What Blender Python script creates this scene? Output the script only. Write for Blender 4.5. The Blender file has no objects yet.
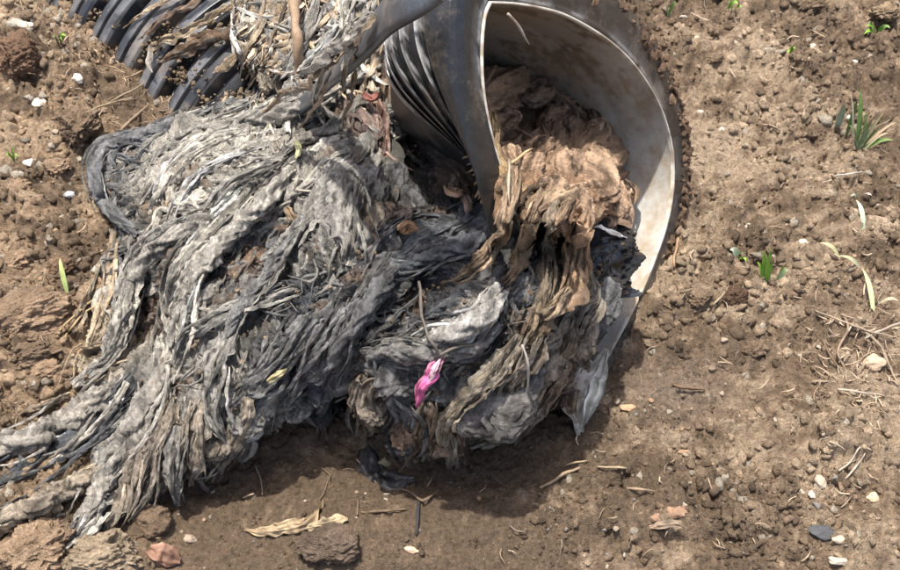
import bpy, math
import numpy as np
from mathutils import Vector

# ------------------------------------------------------------------ camera, world, sun
TH = math.radians(50); DIST = 1.25; FOV = math.radians(45)
F = 450 / math.tan(FOV / 2)
RX = np.array([1.0, 0, 0]); UP = np.array([0, math.sin(TH), math.cos(TH)]); VW = np.array([0, -math.cos(TH), math.sin(TH)])
CAM = VW * DIST
sc = bpy.context.scene
cd = bpy.data.cameras.new('camera'); cam = bpy.data.objects.new('camera', cd)
sc.collection.objects.link(cam); sc.camera = cam
cam.location = CAM; cam.rotation_euler = (math.pi / 2 - TH, 0, 0)
cd.angle = FOV; cd.clip_start = .01; cd.clip_end = 200
SUN_DIR = np.array([-.13, .11, .97]); SUN_DIR /= np.linalg.norm(SUN_DIR)
elev = math.asin(SUN_DIR[2]); azi = math.atan2(SUN_DIR[0], SUN_DIR[1])
w = bpy.data.worlds.new('World'); sc.world = w; w.use_nodes = True
nt = w.node_tree; nt.nodes.clear()
sky = nt.nodes.new('ShaderNodeTexSky'); sky.sky_type = 'NISHITA'; sky.sun_disc = False
sky.sun_elevation = elev; sky.sun_rotation = azi; sky.air_density = 1.0; sky.dust_density = 5.0; sky.ozone_density = .3
bg = nt.nodes.new('ShaderNodeBackground'); bg.inputs[1].default_value = 0.15
wo = nt.nodes.new('ShaderNodeOutputWorld')
nt.links.new(sky.outputs[0], bg.inputs[0]); nt.links.new(bg.outputs[0], wo.inputs[0])
sd = bpy.data.lights.new('sun', 'SUN'); sd.energy = 3.8; sd.angle = math.radians(1.2); sd.color = (1, .955, .88)
so = bpy.data.objects.new('sun', sd); sc.collection.objects.link(so)
so.rotation_euler = Vector(SUN_DIR).to_track_quat('Z', 'Y').to_euler()
sc.view_settings.view_transform = 'Standard'; sc.view_settings.look = 'None'
sc.view_settings.exposure = 0.78; sc.view_settings.gamma = 1

rng = np.random.default_rng(11)
COL = sc.collection

# ------------------------------------------------------------------ helpers: picture rays
def rays(px, py):
    px = np.asarray(px, float); py = np.asarray(py, float)
    return RX * ((px - 450) / F)[..., None] - UP * ((py - 285) / F)[..., None] - VW
def at(px, py, z):
    r = rays(px, py); t = (np.asarray(z) - CAM[2]) / r[..., 2]
    return CAM + r * t[..., None]
def topx(P):
    q = P - CAM; d = -(q @ VW)
    return 450 + F * (q @ RX) / d, 285 - F * (q @ UP) / d

# ------------------------------------------------------------------ helpers: noise
def bil(A, x, y):
    h, ww = A.shape[:2]
    x = np.clip(x, 0, ww - 1.001); y = np.clip(y, 0, h - 1.001)
    xi = x.astype(int); yi = y.astype(int); fx = x - xi; fy = y - yi
    if A.ndim == 3: fx = fx[..., None]; fy = fy[..., None]
    return (A[yi, xi] * (1 - fx) + A[yi, xi + 1] * fx) * (1 - fy) + (A[yi + 1, xi] * (1 - fx) + A[yi + 1, xi + 1] * fx) * fy
NT = [np.random.default_rng(100 + i).random((256, 256)) * 2 - 1 for i in range(8)]
def vn(x, y, s=0):
    T = NT[s % 8]; x = x + 17.3 * s; y = y + 9.1 * s
    xf = np.floor(x); yf = np.floor(y); fx = x - xf; fy = y - yf
    fx = fx * fx * (3 - 2 * fx); fy = fy * fy * (3 - 2 * fy)
    xi = xf.astype(int) % 256; yi = yf.astype(int) % 256; x1 = (xi + 1) % 256; y1 = (yi + 1) % 256
    return (T[yi, xi] * (1 - fx) + T[yi, x1] * fx) * (1 - fy) + (T[y1, xi] * (1 - fx) + T[y1, x1] * fx) * fy
def fbm(x, y, o=4, s=0, g=.5):
    v = 0; a = 1
    for i in range(o):
        v = v + a * vn(x * 2 ** i, y * 2 ** i, s + i); a *= g
    return v
def worley(x, y, s=0):
    """rounded lumps: 1 - distance to nearest feature point, each lump with its own height"""
    xi = np.floor(x).astype(int); yi = np.floor(y).astype(int)
    best = np.full(x.shape, 9.0); hh = np.zeros(x.shape); second = np.full(x.shape, 9.0)
    A, B, H = NT[s % 8], NT[(s + 1) % 8], NT[(s + 2) % 8]
    for dx in (-1, 0, 1):
        for dy in (-1, 0, 1):
            cx = xi + dx; cy = yi + dy; a = A[cy % 256, cx % 256] * .42; b = B[cy % 256, cx % 256] * .42
            d = np.hypot(x - (cx + .5 + a), y - (cy + .5 + b))
            m = d < best
            second = np.where(m, best, np.minimum(second, d))
            hh = np.where(m, H[cy % 256, cx % 256] * .5 + .5, hh); best = np.where(m, d, best)
    return best, second, hh
def smooth(a, lo, hi):
    t = np.clip((a - lo) / (hi - lo), 0, 1); return t * t * (3 - 2 * t)
def blur(A, n):
    for _ in range(n):
        A = np.pad(A, 1, mode='edge')
        A = (A[1:-1, 1:-1] * 2 + A[:-2, 1:-1] + A[2:, 1:-1] + A[1:-1, :-2] + A[1:-1, 2:]) / 6
    return A
def lin(c):
    c = np.asarray(c, float) / 255
    return np.where(c <= .04045, c / 12.92, ((c + .055) / 1.055) ** 2.4)

# ------------------------------------------------------------------ helpers: meshes
def mesh(name, V, Fc, col=None, smoothf=True):
    """V (n,3); Fc (m,3|4) ; col (n,4): base colour + roughness"""
    me = bpy.data.meshes.new(name); V = np.ascontiguousarray(V, np.float32); Fc = np.asarray(Fc, np.int32)
    k = Fc.shape[1]; m = len(Fc)
    me.vertices.add(len(V)); me.vertices.foreach_set('co', V.ravel())
    me.loops.add(m * k); me.loops.foreach_set('vertex_index', Fc.ravel())
    me.polygons.add(m); me.polygons.foreach_set('loop_start', np.arange(0, m * k, k, dtype=np.int32))
    me.polygons.foreach_set('loop_total', np.full(m, k, np.int32))
    me.polygons.foreach_set('use_smooth', np.full(m, smoothf))
    me.update(calc_edges=True)
    if col is not None:
        a = me.color_attributes.new('col', 'FLOAT_COLOR', 'POINT')
        a.data.foreach_set('color', np.ascontiguousarray(np.clip(col, 0, 1), np.float32).ravel())
    return me
def obj(name, me, mat=None, parent=None, **kw):
    o = bpy.data.objects.new(name, me); COL.objects.link(o)
    if mat is not None and me is not None: me.materials.append(mat)
    if parent is not None: o.parent = parent
    for k, v in kw.items(): o[k] = v
    return o
def root(name, loc, **kw):
    o = bpy.data.objects.new(name, None); COL.objects.link(o); o.location = loc; o.empty_display_size = .02
    for k, v in kw.items(): o[k] = v
    bpy.context.view_layer.update()
    return o
def part(name, me, mat, parent, **kw):
    """mesh given in world coordinates, stored relative to the thing's base"""
    p = np.array(parent.location)
    if parent.parent: p = p + np.array(parent.parent.location)
    n = len(me.vertices); c = np.empty(n * 3, np.float32); me.vertices.foreach_get('co', c)
    c = c.reshape(-1, 3) - p; me.vertices.foreach_set('co', c.astype(np.float32).ravel()); me.update()
    return obj(name, me, mat, parent, **kw)
def centred(name, V, Fc, col, mat, smoothf=True, **kw):
    V = np.asarray(V); b = np.array([V[:, 0].mean(), V[:, 1].mean(), V[:, 2].min()])
    me = mesh(name, V - b, Fc, col, smoothf); o = obj(name, me, mat, **kw); o.location = b; return o
def gridfaces(n, m, wrap=False):
    i = np.arange(n - 1)[:, None]; j = np.arange(m if wrap else m - 1)[None]
    j1 = (j + 1) % m
    return np.stack([i * m + j, i * m + j1, (i + 1) * m + j1, (i + 1) * m + j], -1).reshape(-1, 4)
def catmull(P, n):
    P = np.asarray(P, float)
    if len(P) == 2: return P[0] + (P[1] - P[0]) * np.linspace(0, 1, n)[:, None]
    Q = np.vstack([2 * P[0] - P[1], P, 2 * P[-1] - P[-2]])
    seg = np.linalg.norm(np.diff(P[:, :2], axis=0), axis=1); cum = np.r_[0, np.cumsum(seg)]
    t = np.linspace(0, cum[-1], n); k = np.clip(np.searchsorted(cum, t, 'right') - 1, 0, len(P) - 2)
    u = ((t - cum[k]) / np.maximum(seg[k], 1e-9))[:, None]
    a, b, c, d = Q[k], Q[k + 1], Q[k + 2], Q[k + 3]
    return .5 * (2 * b + (c - a) * u + (2 * a - 5 * b + 4 * c - d) * u ** 2 + (3 * b - a - 3 * c + d) * u ** 3)
def norm(a): return a / np.maximum(np.linalg.norm(a, axis=-1, keepdims=True), 1e-9)

def ico(sub):
    t = (1 + 5 ** .5) / 2; V = norm(np.array([(-1,t,0),(1,t,0),(-1,-t,0),(1,-t,0),(0,-1,t),(0,1,t),(0,-1,-t),(0,1,-t),(t,0,-1),(t,0,1),(-t,0,-1),(-t,0,1)], float))
    Fc = np.array([(0,11,5),(0,5,1),(0,1,7),(0,7,10),(0,10,11),(1,5,9),(5,11,4),(11,10,2),(10,7,6),(7,1,8),(3,9,4),(3,4,2),(3,2,6),(3,6,8),(3,8,9),(4,9,5),(2,4,11),(6,2,10),(8,6,7),(9,8,1)])
    for _ in range(sub):
        e = np.sort(np.vstack([Fc[:, [0, 1]], Fc[:, [1, 2]], Fc[:, [2, 0]]]), 1); u, inv = np.unique(e, axis=0, return_inverse=True); inv = inv.ravel()
        mid = norm(V[u].mean(1)) ; n = len(V); m = len(Fc); a, b, c = n + inv[:m], n + inv[m:2 * m], n + inv[2 * m:]
        Fc = np.vstack([np.stack([Fc[:, 0], a, c], -1), np.stack([a, Fc[:, 1], b], -1), np.stack([c, b, Fc[:, 2]], -1), np.stack([a, b, c], -1)]); V = np.vstack([V, mid])
    return V, Fc
ICO = {k: ico(k) for k in range(6)}
def n3(V, s, seed): return vn(V[:, 0] * s + seed * 1.7, V[:, 1] * s + V[:, 2] * s * .9, seed) + vn(V[:, 2] * s + seed * 2.9, V[:, 0] * s - V[:, 1] * s * .8, seed + 3)
# ------------------------------------------------------------------ materials
def material(name, bump=.35, fine=900., bdist=.0012, spec=.3, var=.35, dirt=None, dirt_amt=0., rough_mul=1., mid=160.):
    m = bpy.data.materials.new(name); m.use_nodes = True; n = m.node_tree.nodes; L = m.node_tree.links
    b = n['Principled BSDF']; at_ = n.new('ShaderNodeAttribute'); at_.attribute_name = 'col'
    tc = n.new('ShaderNodeTexCoord')
    n1 = n.new('ShaderNodeTexNoise'); n1.inputs['Scale'].default_value = fine; n1.inputs['Detail'].default_value = 4; n1.inputs['Roughness'].default_value = .65
    n2 = n.new('ShaderNodeTexNoise'); n2.inputs['Scale'].default_value = mid; n2.inputs['Detail'].default_value = 5; n2.inputs['Roughness'].default_value = .7
    for q in (n1, n2): L.new(tc.outputs['Object'], q.inputs['Vector'])
    mr = n.new('ShaderNodeMapRange'); mr.inputs[1].default_value = .3; mr.inputs[2].default_value = .7
    mr.inputs[3].default_value = 1 - var; mr.inputs[4].default_value = 1 + var; L.new(n2.outputs[0], mr.inputs[0])
    mr2 = n.new('ShaderNodeMapRange'); mr2.inputs[1].default_value = .3; mr2.inputs[2].default_value = .7
    mr2.inputs[3].default_value = 1 - var * .6; mr2.inputs[4].default_value = 1 + var * .6; L.new(n1.outputs[0], mr2.inputs[0])
    mu = n.new('ShaderNodeMath'); mu.operation = 'MULTIPLY'; L.new(mr.outputs[0], mu.inputs[0]); L.new(mr2.outputs[0], mu.inputs[1])
    vm = n.new('ShaderNodeVectorMath'); vm.operation = 'SCALE'; L.new(at_.outputs['Color'], vm.inputs[0]); L.new(mu.outputs[0], vm.inputs['Scale'])
    last = vm.outputs[0]
    if dirt is not None:
        n3 = n.new('ShaderNodeTexNoise'); n3.inputs['Scale'].default_value = 14; n3.inputs['Detail'].default_value = 9; n3.inputs['Roughness'].default_value = .72
        L.new(tc.outputs['Object'], n3.inputs['Vector'])
        m3 = n.new('ShaderNodeMapRange'); m3.inputs[1].default_value = .5 - .22 * dirt_amt; m3.inputs[2].default_value = .78 - .22 * dirt_amt
        L.new(n3.outputs[0], m3.inputs[0])
        mx = n.new('ShaderNodeMix'); mx.data_type = 'RGBA'; L.new(m3.outputs[0], mx.inputs[0]); L.new(last, mx.inputs[6])
        mx.inputs[7].default_value = (*dirt, 1); last = mx.outputs[2]
        ra = n.new('ShaderNodeMath'); ra.operation = 'MULTIPLY_ADD'; ra.use_clamp = True; ra.inputs[1].default_value = .5
        L.new(m3.outputs[0], ra.inputs[0]); L.new(at_.outputs['Alpha'], ra.inputs[2]); L.new(ra.outputs[0], b.inputs['Roughness'])
    else:
        L.new(at_.outputs['Alpha'], b.inputs['Roughness'])
    L.new(last, b.inputs['Base Color'])
    b.inputs['Specular IOR Level'].default_value = spec
    bp = n.new('ShaderNodeBump'); bp.inputs['Strength'].default_value = bump; bp.inputs['Distance'].default_value = bdist
    ad = n.new('ShaderNodeMath'); ad.operation = 'ADD'; L.new(n1.outputs[0], ad.inputs[0]); L.new(n2.outputs[0], ad.inputs[1])
    L.new(ad.outputs[0], bp.inputs['Height']); L.new(bp.outputs[0], b.inputs['Normal'])
    return m
M_soil = material('soil', bump=1.0, fine=900, mid=210, bdist=.0065, spec=.12, var=.45)
M_rag = material('rag_cloth', bump=1.0, fine=1200, mid=260, bdist=.0036, spec=.38, var=.52)
M_mudrag = material('muddy_rag_cloth', bump=1.0, fine=900, mid=300, bdist=.0035, spec=.15, var=.38)
M_plastic = material('black_plastic', bump=.5, fine=700, mid=110, bdist=.0007, spec=.5, var=.3, dirt=(.20, .16, .12), dirt_amt=-.06)
M_pipeb = material('ridged_black_plastic', bump=.25, fine=700, mid=90, bdist=.0006, spec=.55, var=.3, dirt=(.26, .21, .16), dirt_amt=-.16)
M_liner = material('white_liner', bump=.25, fine=500, mid=60, bdist=.0008, spec=.3, var=.10, dirt=(.25, .19, .125), dirt_amt=.10)
M_film = material('plastic_film', bump=.3, fine=600, mid=120, bdist=.0008, spec=.5, var=.2)
M_stone = material('stone_surface', bump=.5, fine=1000, mid=240, bdist=.001, spec=.25, var=.22)
M_plant = material('plant_fibre', bump=.3, fine=900, mid=200, bdist=.0005, spec=.3, var=.22)

# ------------------------------------------------------------------ ground relief
def pxg(x, y):
    return topx(np.stack([x, y, np.zeros_like(x)], -1))
CLODS = [  # px, py, radius px, height, for low swells of the ground itself
    (30, 330, 70, .03), (20, 60, 60, .03), (60, 110, 50, .015), (700, 330, 60, .02), (650, 420, 50, .012), (690, 150, 40, .02), (680, 230, 30, .02),
    (690, 280, 25, .02), (655, 320, 30, .016), (560, 520, 60, .015), (330, 545, 60, .016), (790, 90, 90, .015), (850, 420, 70, .012), (60, 545, 80, .03),
    (420, 520, 70, .012), (30, 230, 60, .02), (110, 80, 40, .012), (740, 380, 70, -.012), (700, 420, 40, -.012), (250, 480, 60, -.012), (480, 460, 60, -.02), (380, 470, 60, -.015),
    (640, 520, 50, .012), (760, 500, 80, .012), (820, 260, 80, .01), (770, 180, 60, -.008)]
def ground_low(x, y):
    x = np.asarray(x, float); y = np.asarray(y, float)
    z = .016 * fbm(x * 3.1 + 5, y * 3.1, 3, 1)
    R2 = x * x + y * y
    z = z * 1.0 + .05 * smooth(np.sqrt(R2), .9, 3) * fbm(x * .7, y * .7, 2, 3)
    px, py = pxg(np.clip(x, -3, 3), np.clip(y, -.55, 2))
    for cx, cy, r, h in CLODS:
        z = z + h * np.exp(-(((px - cx) / r) ** 2 + ((py - cy) / (r * .75)) ** 2))
    return z
def ground_detail(x, y):
    px, py = pxg(np.clip(x, -3, 3), np.clip(y, -.55, 2))
    rough = .28 + .75 * smooth(140 - px, -60, 100) + .04 * smooth(px, 600, 740) + .55 * smooth(vn(x * 5, y * 7, 6), -.3, .5) * smooth(px, 560, 700)
    rough = rough + .75 * np.exp(-(((px - 720) / 90) ** 2 + ((py - 330) / 55) ** 2)) + .4 * np.exp(-(((px - 600) / 80) ** 2 + ((py - 520) / 40) ** 2))
    rough = rough + .35 * smooth(py, 200, -60) - .5 * np.exp(-(((px - 690) / 60) ** 2 + ((py - 400) / 35) ** 2)) - .15 * smooth(py, 430, 500) * smooth(600 - px, 0, 100)
    rough = np.clip(rough * 1.15, .15, 1.4)
    wx = x + .012 * vn(x * 30, y * 30, 2); wy = y + .012 * vn(x * 30, y * 30, 4)
    z = 0
    for sc_, amp, s in ((24, .0150, 0), (50, .0105, 1), (100, .0062, 2), (200, .0034, 5)):
        d, e, h = worley(wx * sc_, wy * sc_, s)
        z = z + amp * rough * (h ** 1.7) * np.sqrt(np.clip(1 - (d / .62) ** 2, 0, 1)) * (.5 + .5 * smooth(e - d, 0, .25))
    z = z + rough * .008 * fbm(x * 22, y * 22, 4, 5, .55) + .0030 * fbm(x * 120, y * 120, 3, 2, .65)
    # tractor / digger smear marks running left-right
    z = z + (.0050 * vn(x * 5 + y * 3, y * 46, 3) + .0022 * vn(x * 9, y * 120, 5)) * smooth(px, 540, 720) + .010 * (1 - np.abs(vn(x * 3 + 2, y * 11, 2))) * smooth(px, 600, 760)
    return z, rough, px, py
NX, NY = 860, 640
def warp(t, inner_lo, inner_hi, outer, frac=.04):
    lo = frac; hi = 1 - frac
    mid = inner_lo + (inner_hi - inner_lo) * (t - lo) / (hi - lo)
    a = np.clip((lo - t) / lo, 0, 1); b = np.clip((t - hi) / (1 - hi), 0, 1)
    return mid - outer * a ** 3 + outer * b ** 3
gx = warp(np.linspace(0, 1, NX), -.72, .72, 60); gy = warp(np.linspace(0, 1, NY), -.44, .72, 60)
GX, GY = np.meshgrid(gx, gy)
GL = ground_low(GX, GY); GD, ROUGH, GPX, GPY = ground_detail(GX, GY)
GZ = GL + GD
def gz(x, y):
    x = np.asarray(x, float); y = np.asarray(y, float)
    return bil(GZ, np.interp(x, gx, np.arange(NX)), np.interp(y, gy, np.arange(NY)))
def onground(px, py, off=0.):
    px = np.asarray(px, float); py = np.asarray(py, float); z = np.zeros(px.shape)
    for _ in range(5):
        P = at(px, py, z); z = gz(P[..., 0], P[..., 1]) + off
    return at(px, py, z)

# soil colour: dry pale tan / warm brown / wet dark brown, in patches of its own
dry = np.array([.49, .375, .262]); brown = np.array([.300, .218, .148]); wet = np.array([.205, .150, .103]); red = np.array([.50, .355, .225]); greyd = np.array([.36, .275, .205])
def soilcol(x, y, px, py, z=0):
    a = fbm(x * 6 + 3, y * 6, 5, 2, .6); b = fbm(x * 22, y * 22, 4, 4, .6); c = fbm(x * 90, y * 90, 3, 6, .6)
    t = .37 + .55 * a + .50 * b + .42 * c
    t = t + .20 * smooth(300 - py, 0, 250) * smooth(px, 600, 700) + .10 * smooth(px, 740, 860)
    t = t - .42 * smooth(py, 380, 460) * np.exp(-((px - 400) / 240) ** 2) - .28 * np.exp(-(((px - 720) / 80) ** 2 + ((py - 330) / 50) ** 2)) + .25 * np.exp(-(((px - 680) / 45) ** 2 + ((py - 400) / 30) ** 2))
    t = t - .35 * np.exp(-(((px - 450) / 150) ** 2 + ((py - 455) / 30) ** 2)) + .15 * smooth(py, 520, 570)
    t = np.clip(t, 0, 1.05)[..., None]
    colr = np.where(t < .5, wet + (brown - wet) * (t / .5), brown + (dry - brown) * ((t - .5) / .5))
    k = (.75 * smooth(240 - px, 0, 160) * smooth(.4 + b, 0, .8))[..., None]
    colr = colr * (1 - k) + (red * .55 + colr * .62) * k
    k = (np.exp(-(((px - 675) / 50) ** 2 + ((py - 402) / 28) ** 2)))[..., None]
    colr = colr * (1 - k) + greyd * .8 * k
    wetm = np.exp(-(((px - 400) / 260) ** 2 + ((py - 490) / 70) ** 2))
    return colr, np.clip(.95 - .38 * wetm * smooth(-b, -.2, .6), .4, 1)
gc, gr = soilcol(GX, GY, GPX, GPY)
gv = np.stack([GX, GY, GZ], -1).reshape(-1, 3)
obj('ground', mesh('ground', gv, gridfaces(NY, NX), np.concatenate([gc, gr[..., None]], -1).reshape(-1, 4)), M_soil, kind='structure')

def support(A, e=.14):
    out = [A[0]]
    for i in range(len(A) - 1): out += [A[i] * (1 - e) + A[i + 1] * e, A[i] * e + A[i + 1] * (1 - e), A[i + 1]]
    return np.array(out)
# ------------------------------------------------------------------ pipe end plane (raised, tilted mouth of the crushed pipe)
DAX = norm(.80 * RX - .10 * UP + .58 * VW); P0 = at(583., 427., .012)
def onplane(px, py, back=0.):
    r = rays(px, py); t = ((P0 - np.asarray(back)[..., None] * DAX - CAM) * DAX).sum(-1) / (r @ DAX)
    return CAM + r * t[..., None]
def planez(px, py): return onplane(np.asarray(px, float), np.asarray(py, float), np.zeros(np.shape(px)))[..., 2]

# ------------------------------------------------------------------ rag heap surface as height over the scene
HC = [(88,165,.03),(97,200,.035),(120,225,.045),(110,265,.03),(92,305,.02),(80,350,.015),(60,395,.012),(100,440,.02),(85,490,.018),(66,545,.012),(110,540,.018),(150,505,.03),
 (190,485,.035),(220,470,.04),(250,445,.055),(300,410,.075),(330,400,.08),(360,425,.075),(395,460,.04),(440,460,.05),(480,445,.06),(515,430,.065),(550,400,.07),(580,370,.07),
 (130,138,.035),(190,115,.06),(240,95,.09),(235,40,.12),(250,0,.13),(240,-40,.14),(300,-40,.18),(380,-40,.22),(300,10,.17),(270,50,.135),(340,30,.2),(375,60,.21),
 (120,165,.055),(150,180,.10),(200,160,.13),(180,220,.12),(145,230,.085),(140,300,.03),(143,335,.02),(125,300,.06),(170,270,.12),(110,330,.05),(230,210,.155),(220,270,.14),(180,330,.11),(165,390,.07),
 (200,390,.10),(230,330,.135),(250,400,.11),(150,450,.06),(200,440,.075),(280,160,.19),(300,110,.16),(320,135,.14),(270,250,.15),(285,300,.16),(330,200,.21),(300,350,.145),(340,300,.19),(350,250,.22),
 (370,180,.23),(345,140,.20),(360,120,.19),(400,110,.19),(420,135,.17),(440,150,.20),(410,165,.15),(390,220,.22),(430,205,.19),(455,180,.20),(480,195,.20),(430,250,.21),(470,240,.22),
 (380,300,.21),(400,350,.19),(370,380,.15),(430,300,.19),(445,325,.215),(480,310,.22),(480,345,.19),(450,370,.17),(500,380,.17),(520,345,.20),(505,410,.13),(460,415,.13),(410,410,.13),(390,430,.08),
 (520,270,.235),(500,225,.23),(550,245,.215),(560,290,.215),(590,260,.19),(615,235,.17),(635,262,.13),(625,300,.12),(600,330,.13),(560,340,.175),(540,385,.13),(570,402,.075),(560,370,.12),(585,350,.10),(610,215,.19),(550,200,.25),(520,180,.24)]
HC = np.array(HC, float)
def tps_fit(P, h, lam=25.):
    d = np.linalg.norm(P[:, None] - P[None], axis=-1); n = len(P)
    K = np.where(d > 0, d ** 2 * np.log(d + 1e-9), 0) + lam * np.eye(n)
    Q = np.c_[np.ones(n), P]; A = np.block([[K, Q], [Q.T, np.zeros((3, 3))]])
    return np.linalg.solve(A, np.r_[h, 0, 0, 0])
def tps_eval(P, c, x, y):
    out = c[-3] + c[-2] * x + c[-1] * y
    for k in range(len(P)):
        d2 = (x - P[k, 0]) ** 2 + (y - P[k, 1]) ** 2
        out = out + c[k] * .5 * d2 * np.log(d2 + 1e-9)
    return out
POLY = np.array([(300,95),(250,96),(190,113),(130,133),(98,140),(88,165),(94,200),(113,228),(103,262),(88,300),(72,345),(52,390),(88,392),(112,400),(98,440),(84,480),(72,520),(62,547),(98,540),(128,512),(150,508),(165,497),(180,506),(192,484),(215,490),(226,462),(246,448),(290,428),(300,408),(315,418),(330,402),(350,392),(362,428),(376,424),(388,455),(402,466),(430,462),(447,452),(462,458),(482,444),(510,432),(535,418),(556,410),(573,412),(590,368),(608,325),(628,290),(641,255),(632,222),(612,196),(560,176),(512,170),(480,176),(455,150),(440,118),(420,60),(410,-40),(236,-40),(228,30),(240,62)], float)
def inside(P, x, y):
    r = np.zeros(x.shape, bool); n = len(P)
    for i in range(n):
        x0, y0 = P[i]; x1, y1 = P[(i + 1) % n]
        c = ((y0 > y) != (y1 > y)) & (x < (x1 - x0) * (y - y0) / (y1 - y0 + 1e-12) + x0)
        r ^= c
    return r
HX0, HY0, HS = -60, -60, 1.3
hx = np.arange(HX0, 700, HS); hy = np.arange(HY0, 620, HS); HXg, HYg = np.meshgrid(hx, hy)
tc_ = tps_fit(HC[:, :2] / 100, HC[:, 2], .004)
cx4 = np.arange(HX0, 705, 5.2); cy4 = np.arange(HY0, 625, 5.2); C4x, C4y = np.meshgrid(cx4, cy4)
H4 = tps_eval(HC[:, :2] / 100, tc_, C4x / 100, C4y / 100)
H4 = np.clip(H4, .005, .3)
Hm = bil(H4, (HXg - HX0) / 5.2, (HYg - HY0) / 5.2)
ww = 7 * fbm(HXg / 14, HYg / 14, 3, 1); wv = 7 * fbm(HXg / 14, HYg / 14, 3, 5)
MASK = inside(POLY, HXg + ww, HYg + wv)
GR = onground(HXg, HYg)[..., 2]
soft = blur(MASK.astype(float), 40)
HT = np.maximum(np.where(MASK, Hm, GR), GR + .001)          # height of heap or ground, for laying strips on
HT = HT * 1.0
def hsurf(px, py):
    return bil(HT, (np.asarray(px, float) - HX0) / HS, (np.asarray(py, float) - HY0) / HS)

# flow of the cloth in the picture's lengthwise wrinkles
GUIDES = [
 [(330,70),(260,100),(180,125),(120,137),(95,160),(97,200),(125,228),(140,250)],
 [(300,110),(235,120),(180,150),(150,185),(125,215)], [(330,120),(260,140),(200,170),(165,205),(145,235)],
 [(360,130),(300,160),(240,185),(200,215),(150,240),(120,280),(112,330),(85,375),(20,425)], [(230,225),(180,235),(145,255),(130,300),(120,350),(80,390)],
 [(350,150),(300,195),(255,230),(215,265),(185,300),(160,350),(150,400),(110,450),(70,540)], [(330,190),(300,215),(265,265),(235,310),(215,345),(190,400),(180,470)],
 [(300,290),(240,305),(200,325),(170,350)], [(370,240),(330,290),(290,330),(250,370),(215,420),(190,470)], [(400,250),(370,290),(330,340),(300,390),(250,440)],
 [(400,300),(360,340),(340,385)], [(140,370),(100,410),(60,450),(0,485)], [(150,380),(120,430),(90,500),(65,545)], [(105,470),(60,490),(0,520)], [(120,385),(60,425),(0,445)],
 [(180,380),(160,430),(135,500)], [(250,390),(245,420),(215,480)], [(370,370),(365,420)], [(400,170),(360,200),(330,260)], [(380,90),(350,140),(330,190)], [(400,130),(390,180),(400,220)],
 [(540,205),(490,235),(440,250),(390,275),(360,320)], [(560,215),(480,260),(420,290),(380,330)], [(500,300),(450,335),(400,350),(360,380)], [(490,330),(440,355),(390,350)],
 [(530,200),(523,240),(505,283)], [(550,200),(545,280),(520,345)], [(590,200),(578,270),(560,310),(520,330),(490,370),(450,420),(450,480)], [(620,240),(610,290),(570,340),(540,400),(515,450)],
 [(640,260),(600,320),(560,370),(530,420)], [(430,380),(410,420),(400,460)], [(480,360),(440,420)], [(510,360),(520,400),(490,440)], [(300,0),(290,50),(240,100)], [(360,0),(340,50),(300,90)], [(260,0),(245,40),(240,80)],
 [(430,160),(450,190),(440,220)], [(560,330),(540,380)], [(300,400),(320,440)], [(420,340),(430,400)]]
gp = []; gd = []
for g in GUIDES:
    g = np.array(g, float); n = max(3, int(np.linalg.norm(np.diff(g, axis=0), axis=1).sum() / 12)); q = catmull(g, n)
    gp.append((q[1:] + q[:-1]) / 2); gd.append(norm(np.diff(q, axis=0)))
gp = np.vstack(gp); gd = np.vstack(gd); g2 = np.stack([gd[:, 0] ** 2 - gd[:, 1] ** 2, 2 * gd[:, 0] * gd[:, 1]], -1)
D2 = (C4x[..., None] - gp[:, 0]) ** 2 + (C4y[..., None] - gp[:, 1]) ** 2
W2 = np.exp(-D2 / (2 * 15 ** 2)) + 1e-3 / (1 + D2 / 900) ** 2
T2 = W2 @ g2; TH4 = .5 * np.arctan2(T2[..., 1], T2[..., 0])
c2 = bil(np.cos(2 * TH4), (HXg - HX0) / 5.2, (HYg - HY0) / 5.2); s2 = bil(np.sin(2 * TH4), (HXg - HX0) / 5.2, (HYg - HY0) / 5.2)
THT = .5 * np.arctan2(s2, c2) + .62 * fbm(HXg / 30, HYg / 30, 3, 3, .6)
DX = np.cos(THT); DY = np.sin(THT)
def lic(N, L, step=1.0):
    yy, xx = np.mgrid[0:N.shape[0], 0:N.shape[1]].astype(float); acc = N.copy(); cnt = 1
    for sg in (1, -1):
        x = xx.copy(); y = yy.copy(); px_ = DX * sg; py_ = DY * sg
        for k in range(L):
            xi = np.clip(np.rint(x).astype(int), 0, N.shape[1] - 1); yi = np.clip(np.rint(y).astype(int), 0, N.shape[0] - 1)
            vx = DX[yi, xi]; vy = DY[yi, xi]; s = np.sign(vx * px_ + vy * py_); s[s == 0] = 1; vx = vx * s; vy = vy * s
            x = x + vx * step; y = y + vy * step; px_, py_ = vx, vy
            acc += bil(N, x, y); cnt += 1
    a = acc / cnt; return (a - a.mean()) / a.std()
N0 = rng.standard_normal(HXg.shape)
licF = lic(blur(N0, 1), 12); licM = lic(blur(rng.standard_normal(HXg.shape), 4), 18); licC = lic(blur(rng.standard_normal(HXg.shape), 26), 24, 1.5)
def hfield(A, px, py): return bil(A, (np.asarray(px, float) - HX0) / HS, (np.asarray(py, float) - HY0) / HS)

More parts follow.
